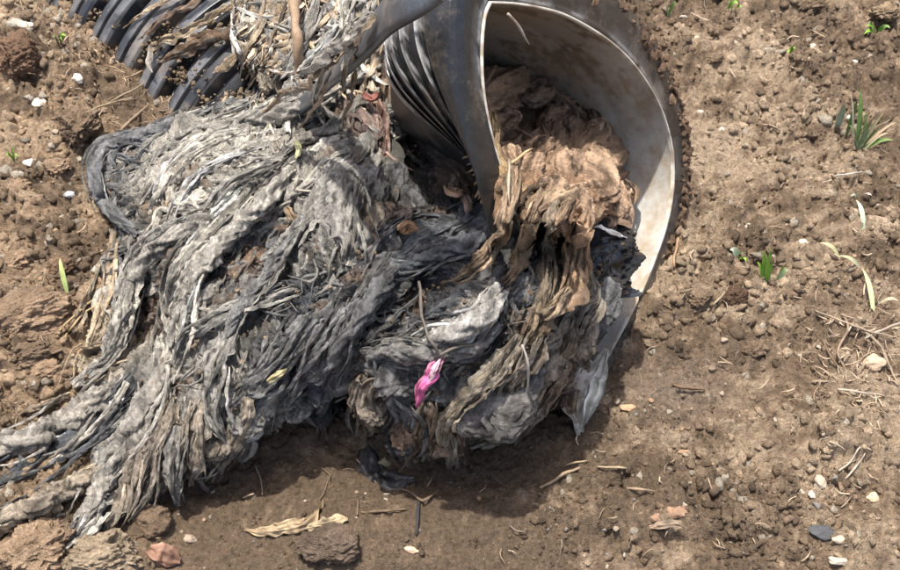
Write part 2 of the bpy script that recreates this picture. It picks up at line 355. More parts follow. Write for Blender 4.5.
# cloth colours across the heap
PALE = (.50, .465, .40); GREY = (.30, .285, .255); SLATE = (.145, .145, .143); BLUEG = (.098, .104, .114); DARK = (.038, .038, .040); TAN = (.36, .25, .165); OLIVE = (.26, .215, .165); BRN = (.235, .160, .108); LTAN = (.44, .335, .225)
CC = [(110,150,BLUEG),(95,170,SLATE),(110,210,SLATE),(130,230,SLATE),(150,180,PALE),(180,150,PALE),(200,190,PALE),(170,215,LTAN),(240,150,PALE),(230,200,PALE),(200,240,GREY),(160,250,PALE),(120,290,PALE),(90,350,LTAN),(140,310,BRN),(180,280,PALE),
 (190,310,PALE),(220,260,BLUEG),(245,250,BRN),(255,225,SLATE),(260,290,SLATE),(240,330,GREY),(180,350,PALE),(160,400,GREY),(200,380,GREY),(230,400,PALE),(150,460,OLIVE),(185,440,OLIVE),(210,450,GREY),(90,500,PALE),(60,430,PALE),(100,420,BLUEG),(120,440,GREY),
 (270,360,SLATE),(300,320,BLUEG),(320,370,BLUEG),(270,420,GREY),(330,300,SLATE),(290,150,PALE),(310,110,DARK),(280,110,GREY),(340,150,PALE),(350,190,GREY),(320,180,PALE),(370,100,BRN),(360,80,BRN),(350,210,GREY),(330,240,GREY),(390,120,GREY),(410,140,DARK),(420,170,DARK),(400,190,SLATE),
 (380,210,TAN),(440,200,DARK),(455,190,BRN),(400,240,SLATE),(430,230,BLUEG),(470,230,BLUEG),(500,200,DARK),(440,260,BLUEG),(380,270,SLATE),(360,300,SLATE),(360,340,SLATE),(380,370,SLATE),(430,305,BLUEG),(420,320,DARK),(470,310,PALE),(485,300,GREY),(440,345,GREY),(400,350,SLATE),
 (500,290,SLATE),(490,340,DARK),(450,400,SLATE),(480,380,OLIVE),(500,410,OLIVE),(510,370,OLIVE),(530,340,OLIVE),(540,360,BRN),(550,400,BRN),(420,430,BRN),(400,440,DARK),(370,400,OLIVE),(450,440,BRN),(545,290,OLIVE),(560,320,OLIVE),(590,290,OLIVE),(600,250,DARK),(620,270,DARK),(600,320,SLATE),
 (570,345,BRN),(520,230,SLATE),(562,240,DARK),(530,250,DARK),(515,225,DARK),(590,245,DARK),(538,262,DARK),(590,200,TAN),(540,190,TAN),(280,30,LTAN),(250,60,LTAN),(320,30,LTAN),(340,60,PALE),(240,0,LTAN),(380,30,GREY),(260,100,PALE),(410,400,SLATE),(390,400,SLATE)]  # DARK points between the hanging tails paint shade into the gaps
ccp = np.array([(a, b) for a, b, c in CC], float); ccc = np.array([c for a, b, c in CC])
D2c = (C4x[..., None] - ccp[:, 0]) ** 2 + (C4y[..., None] - ccp[:, 1]) ** 2
Wc = 1 / (D2c + 60) ** 2; Wc /= Wc.sum(-1, keepdims=True); COLF4 = Wc @ ccc
def clothcol(px, py):
    x = np.asarray(px, float); y = np.asarray(py, float)
    x = x + 12 * fbm(x / 25, y / 25, 3, 2); y = y + 12 * fbm(x / 25, y / 25, 3, 6)
    return bil(COLF4, (x - HX0) / 5.2, (y - HY0) / 5.2)

# ---- build heap core
def normals(P):
    du = np.gradient(P, axis=1); dv = np.gradient(P, axis=0); n = norm(np.cross(dv, du)); s = np.sign((n * VW).sum(-1, keepdims=True)); return n * np.where(s == 0, 1, s)
Pc = at(HXg, HYg, blur(np.where(MASK, Hm, Hm * .9), 3)); Nc = normals(Pc)
edgef = np.clip(soft * 2 - 1, 0, 1) ** .5
rid = lambda a: 1 - 1.5 * np.abs(a)
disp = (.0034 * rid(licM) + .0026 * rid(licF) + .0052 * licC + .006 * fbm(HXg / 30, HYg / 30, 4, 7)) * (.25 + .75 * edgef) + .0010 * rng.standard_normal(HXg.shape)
Pd = Pc + Nc * disp[..., None] - Nc * (.028 * (1 - edgef))[..., None]
cb = clothcol(HXg, HYg) * .72
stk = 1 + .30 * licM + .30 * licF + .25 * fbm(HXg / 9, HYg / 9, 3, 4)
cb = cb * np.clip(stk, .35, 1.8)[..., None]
mudm = smooth(fbm(HXg / 28, HYg / 28, 4, 1, .6), .35, .8)[..., None] * .6
cb = cb * (1 - mudm) + np.array(BRN) * 1.1 * mudm
rg = np.full(HXg.shape, .8) - .25 * smooth(.2 - cb.mean(-1), 0, .15)
idx = np.full(MASK.shape, -1); 
Fq = gridfaces(*MASK.shape); mk = MASK.ravel(); Fk = Fq[mk[Fq].all(1)]
def compact(V, Fk, col):
    u, inv = np.unique(Fk, return_inverse=True); return V[u], inv.reshape(Fk.shape), col[u]
V, Fk, Cv = compact(Pd.reshape(-1, 3), Fk, np.concatenate([cb, rg[..., None]], -1).reshape(-1, 4))
def add_skirt(V, Fk, Cv, ctr, k=.22, zf=-.02, steps=3):
    e = np.vstack([Fk[:, [0, 1]], Fk[:, [1, 2]], Fk[:, [2, 3]], Fk[:, [3, 0]]]); es = np.sort(e, 1)
    _, first, cnt = np.unique(es, axis=0, return_index=True, return_counts=True); be = e[first[cnt == 1]]
    bv, inv = np.unique(be, return_inverse=True); inv = inv.reshape(be.shape); Vs = [V]; Cs = [Cv]; Fs = [Fk]; prev = bv; base = len(V)
    B = V[bv]; away = norm(np.array([0., .75, -.65]))
    for s in range(1, steps + 1):
        t = s / steps; Q = B + (ctr - B) * (k * t) * [1, 1, 0] + away * .03 * t; Q[:, 2] = B[:, 2] * (1 - t) + min(zf, 1) * t
        Vs.append(Q); Cs.append(Cv[bv] * [.8, .75, .7, 1]); cur = base + np.arange(len(bv)); base += len(bv)
        Fs.append(np.stack([prev[inv[:, 1]], prev[inv[:, 0]], cur[inv[:, 0]], cur[inv[:, 1]]], -1)); prev = cur
    return np.vstack(Vs), np.vstack(Fs), np.vstack(Cs)
V, Fk, Cv = add_skirt(V, Fk, Cv, np.array([-.05, .12, 0]))
HEAP = root('rag_heap', tuple(at(300., 300., .0)), label='large heap of grey matted rags and wipes spilling out of the pipe onto the soil', category='rag heap')
part('matted_core', mesh('matted_core', V, Fk, Cv), M_rag, HEAP)

# ------------------------------------------------------------------ cloth strips
def strip_arrays(path, width, base, amp=.3, pleats=4., lift=0., seed=0, curl=.35, twist=.5, usecol=True, surf=None, ncross=13, taper=(.6, .3), rough=.62, streak=.42, dens=3.2, bend=.0, ragged=.18, cjit=1., mattone=None):
    """path: list of (px,py[,offset above surface]); width px"""
    r = np.random.default_rng(seed); P = np.array([(p[0], p[1], (p[2] if len(p) > 2 else 0.)) for p in path], float)
    L = np.linalg.norm(np.diff(P[:, :2], axis=0), axis=1).sum(); n = int(np.clip(L / dens, 8, 90)); Q = catmull(P, n)
    s = np.linspace(0, 1, n); sl = s * L
    Q[:, 0] += (1.4 * vn(sl / 14 + seed * 3.1, sl * 0 + seed, 1)) * min(1, width / 8); Q[:, 1] += (1.4 * vn(sl / 14 + seed * 5.7, sl * 0 + seed, 2)) * min(1, width / 8)
    z = (hsurf(Q[:, 0], Q[:, 1]) if surf is None else surf(Q[:, 0], Q[:, 1]))
    kz = max(1, min(n // 3, 4)); zz = np.pad(z, kz, mode='edge'); z = np.convolve(zz, np.ones(2 * kz + 1) / (2 * kz + 1), 'same')[kz:-kz]
    C = at(Q[:, 0], Q[:, 1], z + Q[:, 2] + lift)
    T = norm(np.gradient(C, axis=0)); Nn = norm(.62 * VW + np.array([0, 0, .5]) + np.array([-.12, 0, 0]))
    Nn = norm(Nn - T * (T @ Nn)[:, None]); S = np.cross(T, Nn)
    tw = twist * vn(sl / 38 + seed * 1.7, sl * 0 + seed * .7, 3) + twist * (.5 if width < 13 else .15) * vn(sl / 13 + seed, sl * 0, 4)
    S2 = S * np.cos(tw)[:, None] + Nn * np.sin(tw)[:, None]; N2 = -S * np.sin(tw)[:, None] + Nn * np.cos(tw)[:, None]
    PX = DIST / F * .95; u = np.linspace(-1, 1, ncross)
    wd = width * PX * .5 * (taper[0] + (1 - taper[0]) * smooth(s, 0, .25)) * (taper[1] + (1 - taper[1]) * smooth(1 - s, 0, .3))
    wd = wd * (1 + .28 * vn(sl / 20 + seed, sl * 0 + 5, 5) + .12 * vn(sl / 7 + seed, sl * 0 + 3, 6))
    el = 1 + ragged * vn(sl / 5 + seed * 2, sl * 0, 7) ; er = 1 + ragged * vn(sl / 5 + seed * 2, sl * 0 + 9, 7)
    U = u[None, :] * np.where(u[None, :] < 0, el[:, None], er[:, None])
    drift = u[None, :] * pleats + sl[:, None] * (.022 if width < 13 else .004) * (1 if seed % 2 else -1) + .8 * vn(sl[:, None] / 30 + seed, u[None, :] * 1.5, 2) + seed * 2.3
    drift = drift * 1.25; pl = vn(drift, sl[:, None] / 60 + seed, 1) + .6 * vn(drift * 2.1, sl[:, None] / 38 + seed, 4) + .35 * vn(drift * 3.7, sl[:, None] / 20, 6)
    h = amp * pl * np.minimum(wd, .0075)[:, None] * .85 * (1 - .65 * u[None] ** 4) - curl * wd[:, None] * np.abs(u[None, :]) ** 2.2 + .0016 * vn(sl[:, None] / 4, u[None, :] * 3 + seed, 5) + .0026 * fbm(sl[:, None] / 11 + seed * 1.3, u[None, :] * width / 22 + seed * .7, 3, 6, .6) * min(1., width / 8)
    V = C[:, None] + S2[:, None] * (U * wd[:, None])[..., None] + N2[:, None] * h[..., None]
    if base is None: c = clothcol(Q[:, 0], Q[:, 1]); c = c[:, None] * np.ones((1, ncross, 1))
    else: c = np.array(base)[None, None] * np.ones((n, ncross, 1))
    st = 1 + streak * (.45 * pl + .95 * vn(drift * 2.3 + 5, sl[:, None] / 34, 3) + .9 * vn(drift * 5.1 + 9, sl[:, None] / 16, 6)) + .25 * vn(sl[:, None] / 5, u[None] * 4, 2)  # pleat shading painted in: ridges paler, creases darker; other terms are random streaks
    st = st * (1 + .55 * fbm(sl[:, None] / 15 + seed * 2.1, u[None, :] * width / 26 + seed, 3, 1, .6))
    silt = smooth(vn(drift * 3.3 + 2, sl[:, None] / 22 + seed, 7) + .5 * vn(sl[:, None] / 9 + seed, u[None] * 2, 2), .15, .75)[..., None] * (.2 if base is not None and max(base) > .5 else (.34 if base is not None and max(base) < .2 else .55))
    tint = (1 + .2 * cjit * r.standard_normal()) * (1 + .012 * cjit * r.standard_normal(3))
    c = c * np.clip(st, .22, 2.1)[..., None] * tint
    c = c * (1 - silt) + (np.array([.54, .51, .45]) * silt if mattone is None else np.array(mattone) * silt)
    col = np.concatenate([c, np.full((n, ncross, 1), rough)], -1)
    return V.reshape(-1, 3), gridfaces(n, ncross), col.reshape(-1, 4)
def strip(parent, path, width, base=None, name='rag_strip', mat=None, **kw):
    V, Fc, c = strip_arrays(path, width, base, **kw)
    mat = mat or M_rag
    if parent is None: return centred(name, V, Fc, c, mat)
    return part(name, mesh(name, V, Fc, c), mat, parent)
def tube_arrays(path, rad, base, seed=0, k=5, surf=None, lift=0., dens=4., rough=.8, taper=(1, .4), wob=1., lump=.2, flat=1.):
    P = np.array([(p[0], p[1], (p[2] if len(p) > 2 else 0.)) for p in path], float)
    L = np.linalg.norm(np.diff(P[:, :2], axis=0), axis=1).sum(); n = int(np.clip(L / dens, 5, 80)); Q = catmull(P, n)
    s = np.linspace(0, 1, n); sl = s * L
    Q[:, 0] += wob * vn(sl / 12 + seed * 3.1, sl * 0 + seed, 1); Q[:, 1] += wob * vn(sl / 12 + seed * 5.7, sl * 0 + seed, 2)
    if surf == 'abs': z = Q[:, 2] * 0
    else: z = hsurf(Q[:, 0], Q[:, 1]) if surf is None else surf(Q[:, 0], Q[:, 1])
    C = at(Q[:, 0], Q[:, 1], z + Q[:, 2] + lift); T = norm(np.gradient(C, axis=0))
    Nn = norm(VW - T * (T @ VW)[:, None]); S = np.cross(T, Nn); a = np.arange(k) / k * 2 * np.pi
    rr = rad * DIST / F * (taper[0] + (1 - taper[0]) * smooth(s, 0, .3)) * (taper[1] + (1 - taper[1]) * smooth(1 - s, 0, .5)) * (1 + lump * vn(sl / 6 + seed, sl * 0, 5))
    rv = rr[:, None] * (1 + lump * vn(np.cos(a)[None] * 1.5 + sl[:, None] / 18 + seed, np.sin(a)[None] * 1.5, 4))
    V = C[:, None] + S[:, None] * (np.cos(a)[None] * rv)[..., None] + Nn[:, None] * (np.sin(a)[None] * rv * flat)[..., None]
    V = np.concatenate([V.reshape(-1, 3), C[:1], C[-1:]]); Fc = gridfaces(n, k, True)
    a0 = n * k; i = np.arange(k)
    caps = np.vstack([np.stack([np.full(k, a0), (i + 1) % k, i, i], -1)]) if False else None
    c = np.array(base)[None, None] * (1 + .25 * vn(sl[:, None] / 5 + seed, a[None] * 1.1, 3))[..., None] if base is not None else clothcol(Q[:, 0], Q[:, 1])[:, None] * np.ones((1, k, 1))
    c = np.concatenate([c, np.full((n, k, 1), rough)], -1).reshape(-1, 4)
    return V[:-2], Fc, c
def tubeobj(name, path, rad, base, mat=None, parent=None, **kw):
    V, Fc, c = tube_arrays(path, rad, base, **kw)
    V = np.vstack([V, V[:1] * 0 + V[:kw.get('k', 5)].mean(0), V[:1] * 0 + V[-kw.get('k', 5):].mean(0)]); c = np.vstack([c, c[:1], c[-1:]])
    k = kw.get('k', 5); n = (len(V) - 2) // k; T3 = []
    for q in Fc: T3 += [(q[0], q[1], q[2]), (q[0], q[2], q[3])]
    for i in range(k): T3 += [(len(V) - 2, (i + 1) % k, i), (len(V) - 1, (n - 1) * k + i, (n - 1) * k + (i + 1) % k)]
    if parent is None: return centred(name, V, np.array(T3), c, mat or M_plant)
    return part(name, mesh(name, V, np.array(T3), c), mat or M_plant, parent)

def streamline(x, y, L, sgn=1, jit=.0, seed=0):
    pts = [(x, y)]; vx = vy = None; step = 6.
    for k in range(int(L / step)):
        xi = int(np.clip((x - HX0) / HS, 0, DX.shape[1] - 1)); yi = int(np.clip((y - HY0) / HS, 0, DX.shape[0] - 1))
        a, b = DX[yi, xi], DY[yi, xi]
        if vx is None: a, b = a * sgn, b * sgn
        elif a * vx + b * vy < 0: a, b = -a, -b
        ja = jit * float(vn(np.array(k / 3. + seed), np.array(seed * 1.3), 5)); a, b = a * math.cos(ja) - b * math.sin(ja), a * math.sin(ja) + b * math.cos(ja)
        vx, vy = a, b; x += a * step; y += b * step; pts.append((x, y))
    return pts
MK = lambda x, y: MASK[int(np.clip((y - HY0) / HS, 0, MASK.shape[0] - 1)), int(np.clip((x - HX0) / HS, 0, MASK.shape[1] - 1))]
r_ = np.random.default_rng(5); cnt = 0; placed = []
while cnt < 214:
    x = r_.uniform(60, 640); y = r_.uniform(-20, 480)
    if not MK(x, y) or (x > 500 and y < 230) or (385 < x < 470 and 100 < y < 190): continue
    sz = min((math.hypot(x - a, y - b) for a, b in placed), default=99)
    if sz < 9: continue
    placed.append((x, y)); L = r_.uniform(45, 130)
    a = streamline(x, y, L / 2, 1, 1.1, cnt); b = streamline(x, y, L / 2, -1, 1.1, cnt + 50); pts = b[::-1][:-1] + a
    while len(pts) > 5 and not MK(*pts[-1]): pts = pts[:-1]
    while len(pts) > 5 and not MK(*pts[0]): pts = pts[1:]
    n = len(pts); 
    if n < 6: continue
    hi = r_.uniform(.004, .013); off = [-.006 + hi * math.sin(math.pi * min(1, max(0, i / (n - 1)))) ** .5 for i in range(n)]
    wdt = r_.choice([4, 7, 10, 14, 20, 28], p=[.08, .16, .24, .22, .18, .12])
    strip(HEAP, [(p[0], p[1], o) for p, o in zip(pts[::2], off[::2])], wdt, None, seed=cnt + 1, amp=r_.uniform(.35, .7), pleats=r_.uniform(1.6, 3.4) * (1 + wdt / 20), curl=r_.uniform(.1, .8), twist=r_.uniform(.2, .8), ncross=9 if wdt < 9 else 13)
    cnt += 1

# traced large strips: (path, width, colour, options)
TR = [
 ([(262,92,.012),(225,104,.014),(180,122,.016),(140,136,.016),(106,143,.016),(92,162,.016),(97,192,.016),(112,215,.016),(133,232,.014)], 19, SLATE, dict(twist=.35, curl=1.1, amp=.4)),
 ([(165,138,.006),(140,140,.01),(115,150,.012),(110,170,.004)], 34, BLUEG, dict(curl=.3, amp=.25, taper=(.5,.4))),
 ([(330,85,.01),(280,105,.016),(235,120,.016),(190,132,.012)], 13, PALE, dict(curl=.9)),
 ([(240,225,.0),(200,222,.014),(160,235,.018),(135,262,.018),(120,300,.016),(116,335,.014),(100,365,.01)], 22, GREY, dict(amp=.6, pleats=5)),
 ([(215,235,.0),(180,238,.014),(150,258,.02),(134,290,.022),(124,330,.018),(105,362,.012),(80,385,.006)], 15, PALE, dict(amp=.6)),
 ([(285,175,.006),(260,200,.016),(240,225,.018),(205,255,.018),(185,290,.018),(172,330,.016),(160,380,.012)], 22, PALE, dict(amp=.6, pleats=5)),
 ([(255,180,.01),(225,215,.018),(190,250,.02),(170,285,.02),(168,320,.018),(178,345,.01)], 18, PALE, dict(amp=.65)),
 ([(338,180,.01),(320,200,.018),(300,222,.022),(278,258,.022),(258,290,.022),(240,312,.016),(222,350,.01)], 12, GREY, dict(curl=1.2, twist=.25)),
 ([(120,225,.008),(128,240,.006),(124,262,.004)], 9, SLATE, dict(curl=.8)),
 ([(112,228,.006),(110,262,.008),(104,300,.008),(92,340,.006),(80,372,.004)], 10, LTAN, dict(amp=.6)),
 ([(100,262,.004),(86,300,.006),(72,330,.002)], 5, LTAN, {}),
 ([(160,355,.006),(152,385,.018),(135,420,.022),(112,462,.02),(92,500,.016),(72,540,.004)], 24, GREY, dict(curl=.5, amp=.45, taper=(.35,.25))),
 ([(138,372,.01),(118,395,.012),(92,425,.012),(62,450,.01),(30,470,.006),(0,484,.004),(-20,492,.003)], 26, BLUEG, dict(curl=.2, amp=.5, taper=(.5,.1), rough=.45)),
 ([(128,383,.022),(108,410,.024),(80,440,.02),(45,465,.012)], 6, PALE, dict(curl=.8)),
 ([(122,380,.006),(92,398,.014),(65,418,.02),(38,436,.02),(5,446,.018),(-30,450,.018)], 26, PALE, dict(curl=1.0, amp=.5, twist=.2, taper=(.5,1))),
 ([(70,395,.004),(45,404,.008),(22,412,.003),(15,425,.001)], 6, LTAN, {}),
 ([(112,470,.012),(85,480,.016),(58,492,.016),(30,506,.014),(5,518,.012),(-25,528,.012)], 17, LTAN, dict(curl=1.2, amp=.35, twist=.2, taper=(.5,1))),
 ([(118,480,.012),(100,500,.014),(85,525,.012),(64,548,.004)], 20, PALE, dict(amp=.5, taper=(.5,.4))),
 ([(150,420,.014),(140,450,.02),(128,485,.018),(112,515,.012),(105,530,.004)], 24, OLIVE, dict(amp=.45, taper=(.5,.5))),
 ([(170,400,.014),(160,440,.018),(148,480,.014),(138,510,.006)], 22, OLIVE, dict(amp=.5)),
 ([(176,425,.016),(172,460,.018),(175,495,.012),(178,506,.006)], 15, GREY, dict(amp=.4)),
 ([(200,400,.014),(195,440,.014),(190,470,.008),(192,486,.004)], 20, OLIVE, {}),
 ([(245,390,.014),(246,415,.016),(235,440,.012),(222,462,.006),(216,484,.0)], 14, OLIVE, {}),
 ([(225,330,.014),(215,370,.018),(210,410,.014),(225,440,.008)], 20, GREY, dict(amp=.6)),
 ([(300,285,.008),(265,298,.016),(225,315,.016),(190,335,.014),(175,365,.01)], 12, GREY, dict(amp=.6)),
 ([(320,310,.01),(290,345,.016),(258,380,.014),(235,405,.01)], 24, SLATE, dict(amp=.5, pleats=6)),
 ([(345,290,.01),(325,330,.016),(305,370,.014),(285,405,.008)], 24, SLATE, dict(amp=.5, pleats=6)),
 ([(375,290,.01),(352,330,.014),(340,365,.012),(322,400,.002)], 20, SLATE, dict(amp=.5, pleats=5)),
 ([(330,355,.012),(325,385,.014),(318,410,.008),(311,420,.0)], 18, BLUEG, dict(amp=.35)),
 ([(372,150,.01),(350,175,.018),(345,205,.02),(352,235,.014),(345,265,.006)], 34, GREY, dict(amp=.6, pleats=6, curl=.5)),
 ([(322,140,.014),(318,165,.018),(325,195,.01)], 8, SLATE, {}),
 ([(395,255,.01),(420,235,.014),(455,225,.014),(490,210,.012),(512,200,.0)], 36, BLUEG, dict(amp=.28, pleats=5, curl=.3, rough=.6)),
 ([(375,262,.008),(405,262,.014),(440,250,.016),(480,245,.014),(510,250,.004)], 26, BLUEG, dict(amp=.4, rough=.6)),
 ([(498,296,.014),(482,312,.02),(460,326,.02),(436,334,.016),(415,342,.008)], 20, (.52,.50,.46), dict(amp=.75, pleats=5, curl=.7, ragged=.35)),
 ([(495,318,.01),(478,338,.014),(450,350,.016),(415,348,.016),(385,345,.014),(360,352,.008)], 16, GREY, dict(amp=.35, curl=.9, twist=.2)),
 ([(470,298,.006),(448,306,.012),(425,316,.01)], 14, BLUEG, dict(rough=.4, amp=.2)),
 ([(488,345,.004),(465,356,.012),(425,362,.012),(388,360,.006)], 12, SLATE, dict(amp=.4, curl=1)),
 ([(400,255,.014),(375,285,.018),(358,320,.014),(348,345,.006)], 14, SLATE, {}),
 ([(520,335,.01),(505,355,.018),(478,385,.024),(455,408,.026),(445,428,.022),(450,455,.018),(452,478,-.02)], 17, (.29,.24,.18), dict(amp=.55, taper=(.4,.8), pleats=5)),
 ([(545,330,.012),(530,360,.02),(512,385,.02),(500,412,.012)], 15, OLIVE, dict(amp=.5, pleats=5)),
 ([(575,320,.012),(562,352,.02),(556,380,.02),(540,408,.016),(522,432,.01),(512,455,-.012)], 15, (.27,.205,.145), dict(amp=.5, taper=(.6,.2), pleats=5)),
 ([(600,300,.012),(585,325,.016),(568,350,.012)], 13, OLIVE, dict(amp=.5)),
 ([(368,378,.012),(362,400,.016),(364,425,.01),(368,440,-.01)], 18, (.25,.20,.15), dict(amp=.5, taper=(.8,.15))),
 ([(318,402,.006),(321,430,.004),(322,458,-.03)], 8, BRN, {}),
 ([(400,395,.012),(408,425,.012),(402,455,.0)], 26, SLATE, dict(amp=.4)),
 ([(425,400,.012),(424,430,.014),(430,462,-.01)], 20, (.2,.14,.09), dict(amp=.5)),
 ([(545,390,.014),(535,412,.014),(505,432,.01),(470,448,.004)], 12, (.2,.17,.13), dict(curl=1)),
 ([(350,150,.016),(330,160,.02),(310,180,.018),(290,195,.012)], 10, PALE, {}),
 ([(378,100,.014),(384,130,.014),(383,165,.01)], 10, (.22,.12,.09), {}),
 ([(350,98,.014),(366,120,.018),(372,150,.014)], 26, (.17,.12,.10), dict(amp=.3)),
 ([(270,120,.014),(300,100,.018),(330,85,.02),(352,70,.02)], 20, GREY, dict(curl=.9, amp=.3)),
 ([(388,108,.01),(408,102,.012),(425,112,.006)], 12, PALE, dict(ragged=.4, amp=.8)), ([(392,122,.008),(412,126,.008),(425,134,.002)], 8, PALE, dict(ragged=.4, amp=.8)),
 ([(300,45,.012),(272,60,.014),(248,85,.012),(236,110,.006)], 14, LTAN, dict(amp=.7)), ([(330,20,.012),(300,30,.014),(262,38,.012),(240,62,.006)], 12, LTAN, dict(amp=.7)),
 ([(322,-25,.014),(312,20,.02),(290,60,.022),(252,100,.012)], 12, GREY, {}), ([(352,-12,.014),(332,30,.02),(300,62,.022),(268,98,.014),(240,120,.01)], 10, PALE, {}), ([(272,-12,.012),(262,25,.018),(247,60,.018),(238,92,.006)], 10, (.3,.23,.16), {}),
 ([(345,32,.016),(318,58,.022),(280,86,.022),(238,106,.014),(200,120,.01)], 9, GREY, {}), ([(300,-20,.012),(282,20,.018),(262,60,.016)], 9, (.28,.21,.15), {}),
 ([(262,112,.016),(222,124,.02),(185,145,.02),(155,178,.018),(140,205,.01)], 9, PALE, {}), ([(250,128,.014),(212,140,.02),(178,162,.02),(158,192,.018),(150,215,.01)], 11, PALE, {}), ([(230,118,.014),(195,130,.018),(160,150,.018),(135,178,.014),(125,200,.008)], 8, GREY, {}),
 ([(280,135,.014),(240,152,.02),(205,172,.02),(180,200,.018),(168,225,.01)], 10, PALE, {}), ([(205,112,.01),(175,124,.014),(145,142,.012),(128,160,.006)], 9, GREY, {}), ([(300,140,.014),(262,165,.02),(230,185,.02),(205,215,.016)], 9, GREY, {}),
]
CORDS = []
def cords(p, wdt, c, seed, mz=None, extra=0):
    r = np.random.default_rng(seed); P = np.array([(q[0], q[1], q[2] if len(q) > 2 else 0.) for q in p], float)
    for k in range(int(2 + wdt / 4.5) + extra):
        Q = catmull(P, 14); n_ = np.stack([-np.gradient(Q[:, 1]), np.gradient(Q[:, 0])], -1); n_ = norm(n_); a, b = sorted(r.uniform(0, 1, 2))
        if b - a < .35: a, b = max(0, a - .3), min(1, b + .3)
        Q2 = Q.copy(); Q2[:, :2] += n_ * (wdt * (r.uniform(-.55, .55) + .22 * np.sin(np.arange(14) * r.uniform(.2, .6) + r.uniform(0, 6))))[:, None]
        Q2 = Q2[int(a * 13):int(b * 13) + 1]
        if len(Q2) < 4: continue
        Q2[:, 2] += r.uniform(.001, .006); Q2[[0, -1], 2] -= .006
        CORDS.append(strip_arrays(Q2.tolist(), r.uniform(1.8, 5.5), np.clip(np.array(c) * r.uniform(.35, 1.6), 0, .6), seed=seed * 13 + k, amp=.8, pleats=1.8, curl=1.2, twist=.9, ncross=7, dens=3, surf=mz, ragged=.35, cjit=.5, mattone=None if mz is None else (.46, .36, .26)))
def flush_cords(name, mat, parent):
    global CORDS
    for a in CORDS: acc(*a)
    CORDS = []; flush(name, mat, parent, kind='stuff')
for i, (p, wdt, c, kw) in enumerate(TR): cords(p, wdt * 1.15, np.array(c) * 1.05, 3000 + i, extra=1 if wdt >= 20 else 0)
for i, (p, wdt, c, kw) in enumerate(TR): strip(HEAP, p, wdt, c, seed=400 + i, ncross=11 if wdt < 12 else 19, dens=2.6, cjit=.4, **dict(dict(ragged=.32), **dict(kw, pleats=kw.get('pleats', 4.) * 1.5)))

AV, AF, AC = [], [], []; b0 = 0
def acc(V, Fc, c):
    global b0
    AV.append(V); AF.append(Fc + b0); AC.append(c); b0 += len(V)
def flush(name, mat, parent=None, **kw):
    global AV, AF, AC, b0
    me = mesh(name, np.vstack(AV), np.vstack(AF), np.vstack(AC)); AV, AF, AC, b0 = [], [], [], 0
    return part(name, me, mat, parent, **kw) if parent else obj(name, me, mat, **kw)
for k in range(850):                                                 # small twisted rag ends between the strips
    x = r_.uniform(60, 640); y = r_.uniform(-30, 490)
    if not MK(x, y) or (x > 500 and y < 230) or (395 < x < 470 and 100 < y < 190 and r_.random() < .8): continue
    a = streamline(x, y, r_.uniform(16, 52), r_.choice([-1, 1]), 1.1, k + 7); a = [q for q in a[::2] if MK(*q)]
    if len(a) < 3: continue
    n = len(a); h = r_.uniform(.006, .015)
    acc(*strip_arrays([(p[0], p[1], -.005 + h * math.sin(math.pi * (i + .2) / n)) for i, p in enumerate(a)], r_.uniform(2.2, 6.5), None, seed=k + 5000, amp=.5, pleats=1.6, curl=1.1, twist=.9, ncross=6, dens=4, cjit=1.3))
for k in range(330):
    x, y = (r_.uniform(105, 335), r_.uniform(100, 250)) if k < 330 else (r_.uniform(290, 420), r_.uniform(120, 290))
    if not MK(x, y): continue
    L = r_.uniform(30, 100) if k < 330 else r_.uniform(18, 55); a = streamline(x, y, L, r_.choice([-1, 1]), 1.3, k + 77); a = [q for q in a[::2] if MK(*q)]
    if len(a) < 3: continue
    n = len(a); h = r_.uniform(.009, .019); cb_ = clothcol(np.array(x), np.array(y)) * r_.uniform(.5, 1.35)
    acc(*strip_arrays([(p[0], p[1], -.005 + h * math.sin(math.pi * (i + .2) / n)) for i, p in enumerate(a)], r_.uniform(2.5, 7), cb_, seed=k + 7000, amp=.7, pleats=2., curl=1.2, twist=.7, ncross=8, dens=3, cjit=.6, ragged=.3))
for a in CORDS: acc(*a)
CORDS = []
flush('small_rag_ends', M_rag, HEAP, kind='stuff')
# thin fibres: the loose threads on the heap, uncountable
for k in range(620):
    x = r_.uniform(60, 640); y = r_.uniform(-30, 490)
    if not MK(x, y) or (x > 500 and y < 230) or (395 < x < 470 and 100 < y < 190 and r_.random() < .7): continue
    L = r_.uniform(18, 80); pts = streamline(x, y, L, r_.choice([-1, 1]), 1.4, k)
    if r_.random() < .25:                                              # threads lying across
        ang = r_.uniform(0, 6.28); cv = r_.uniform(-.3, .3); pts = [(x, y)]
        for q in range(5): ang += cv; pts.append((pts[-1][0] + 6 * math.cos(ang), pts[-1][1] + 6 * math.sin(ang)))
    pts = pts[::2] if len(pts) > 5 else pts
    pts = [q for q in pts if MK(*q)]
    if len(pts) < 3: continue
    n = len(pts); h = r_.uniform(.008, .018); base = clothcol(np.array(x), np.array(y)) * r_.uniform(.8, 1.5)
    acc(*tube_arrays([(p[0], p[1], -.004 + h * math.sin(math.pi * (i + .3) / n)) for i, p in enumerate(pts)], r_.uniform(.5, 1.5), base, seed=k, k=4, wob=2.2, lump=.4, dens=4))
flush('loose_threads', M_rag, HEAP, kind='stuff')

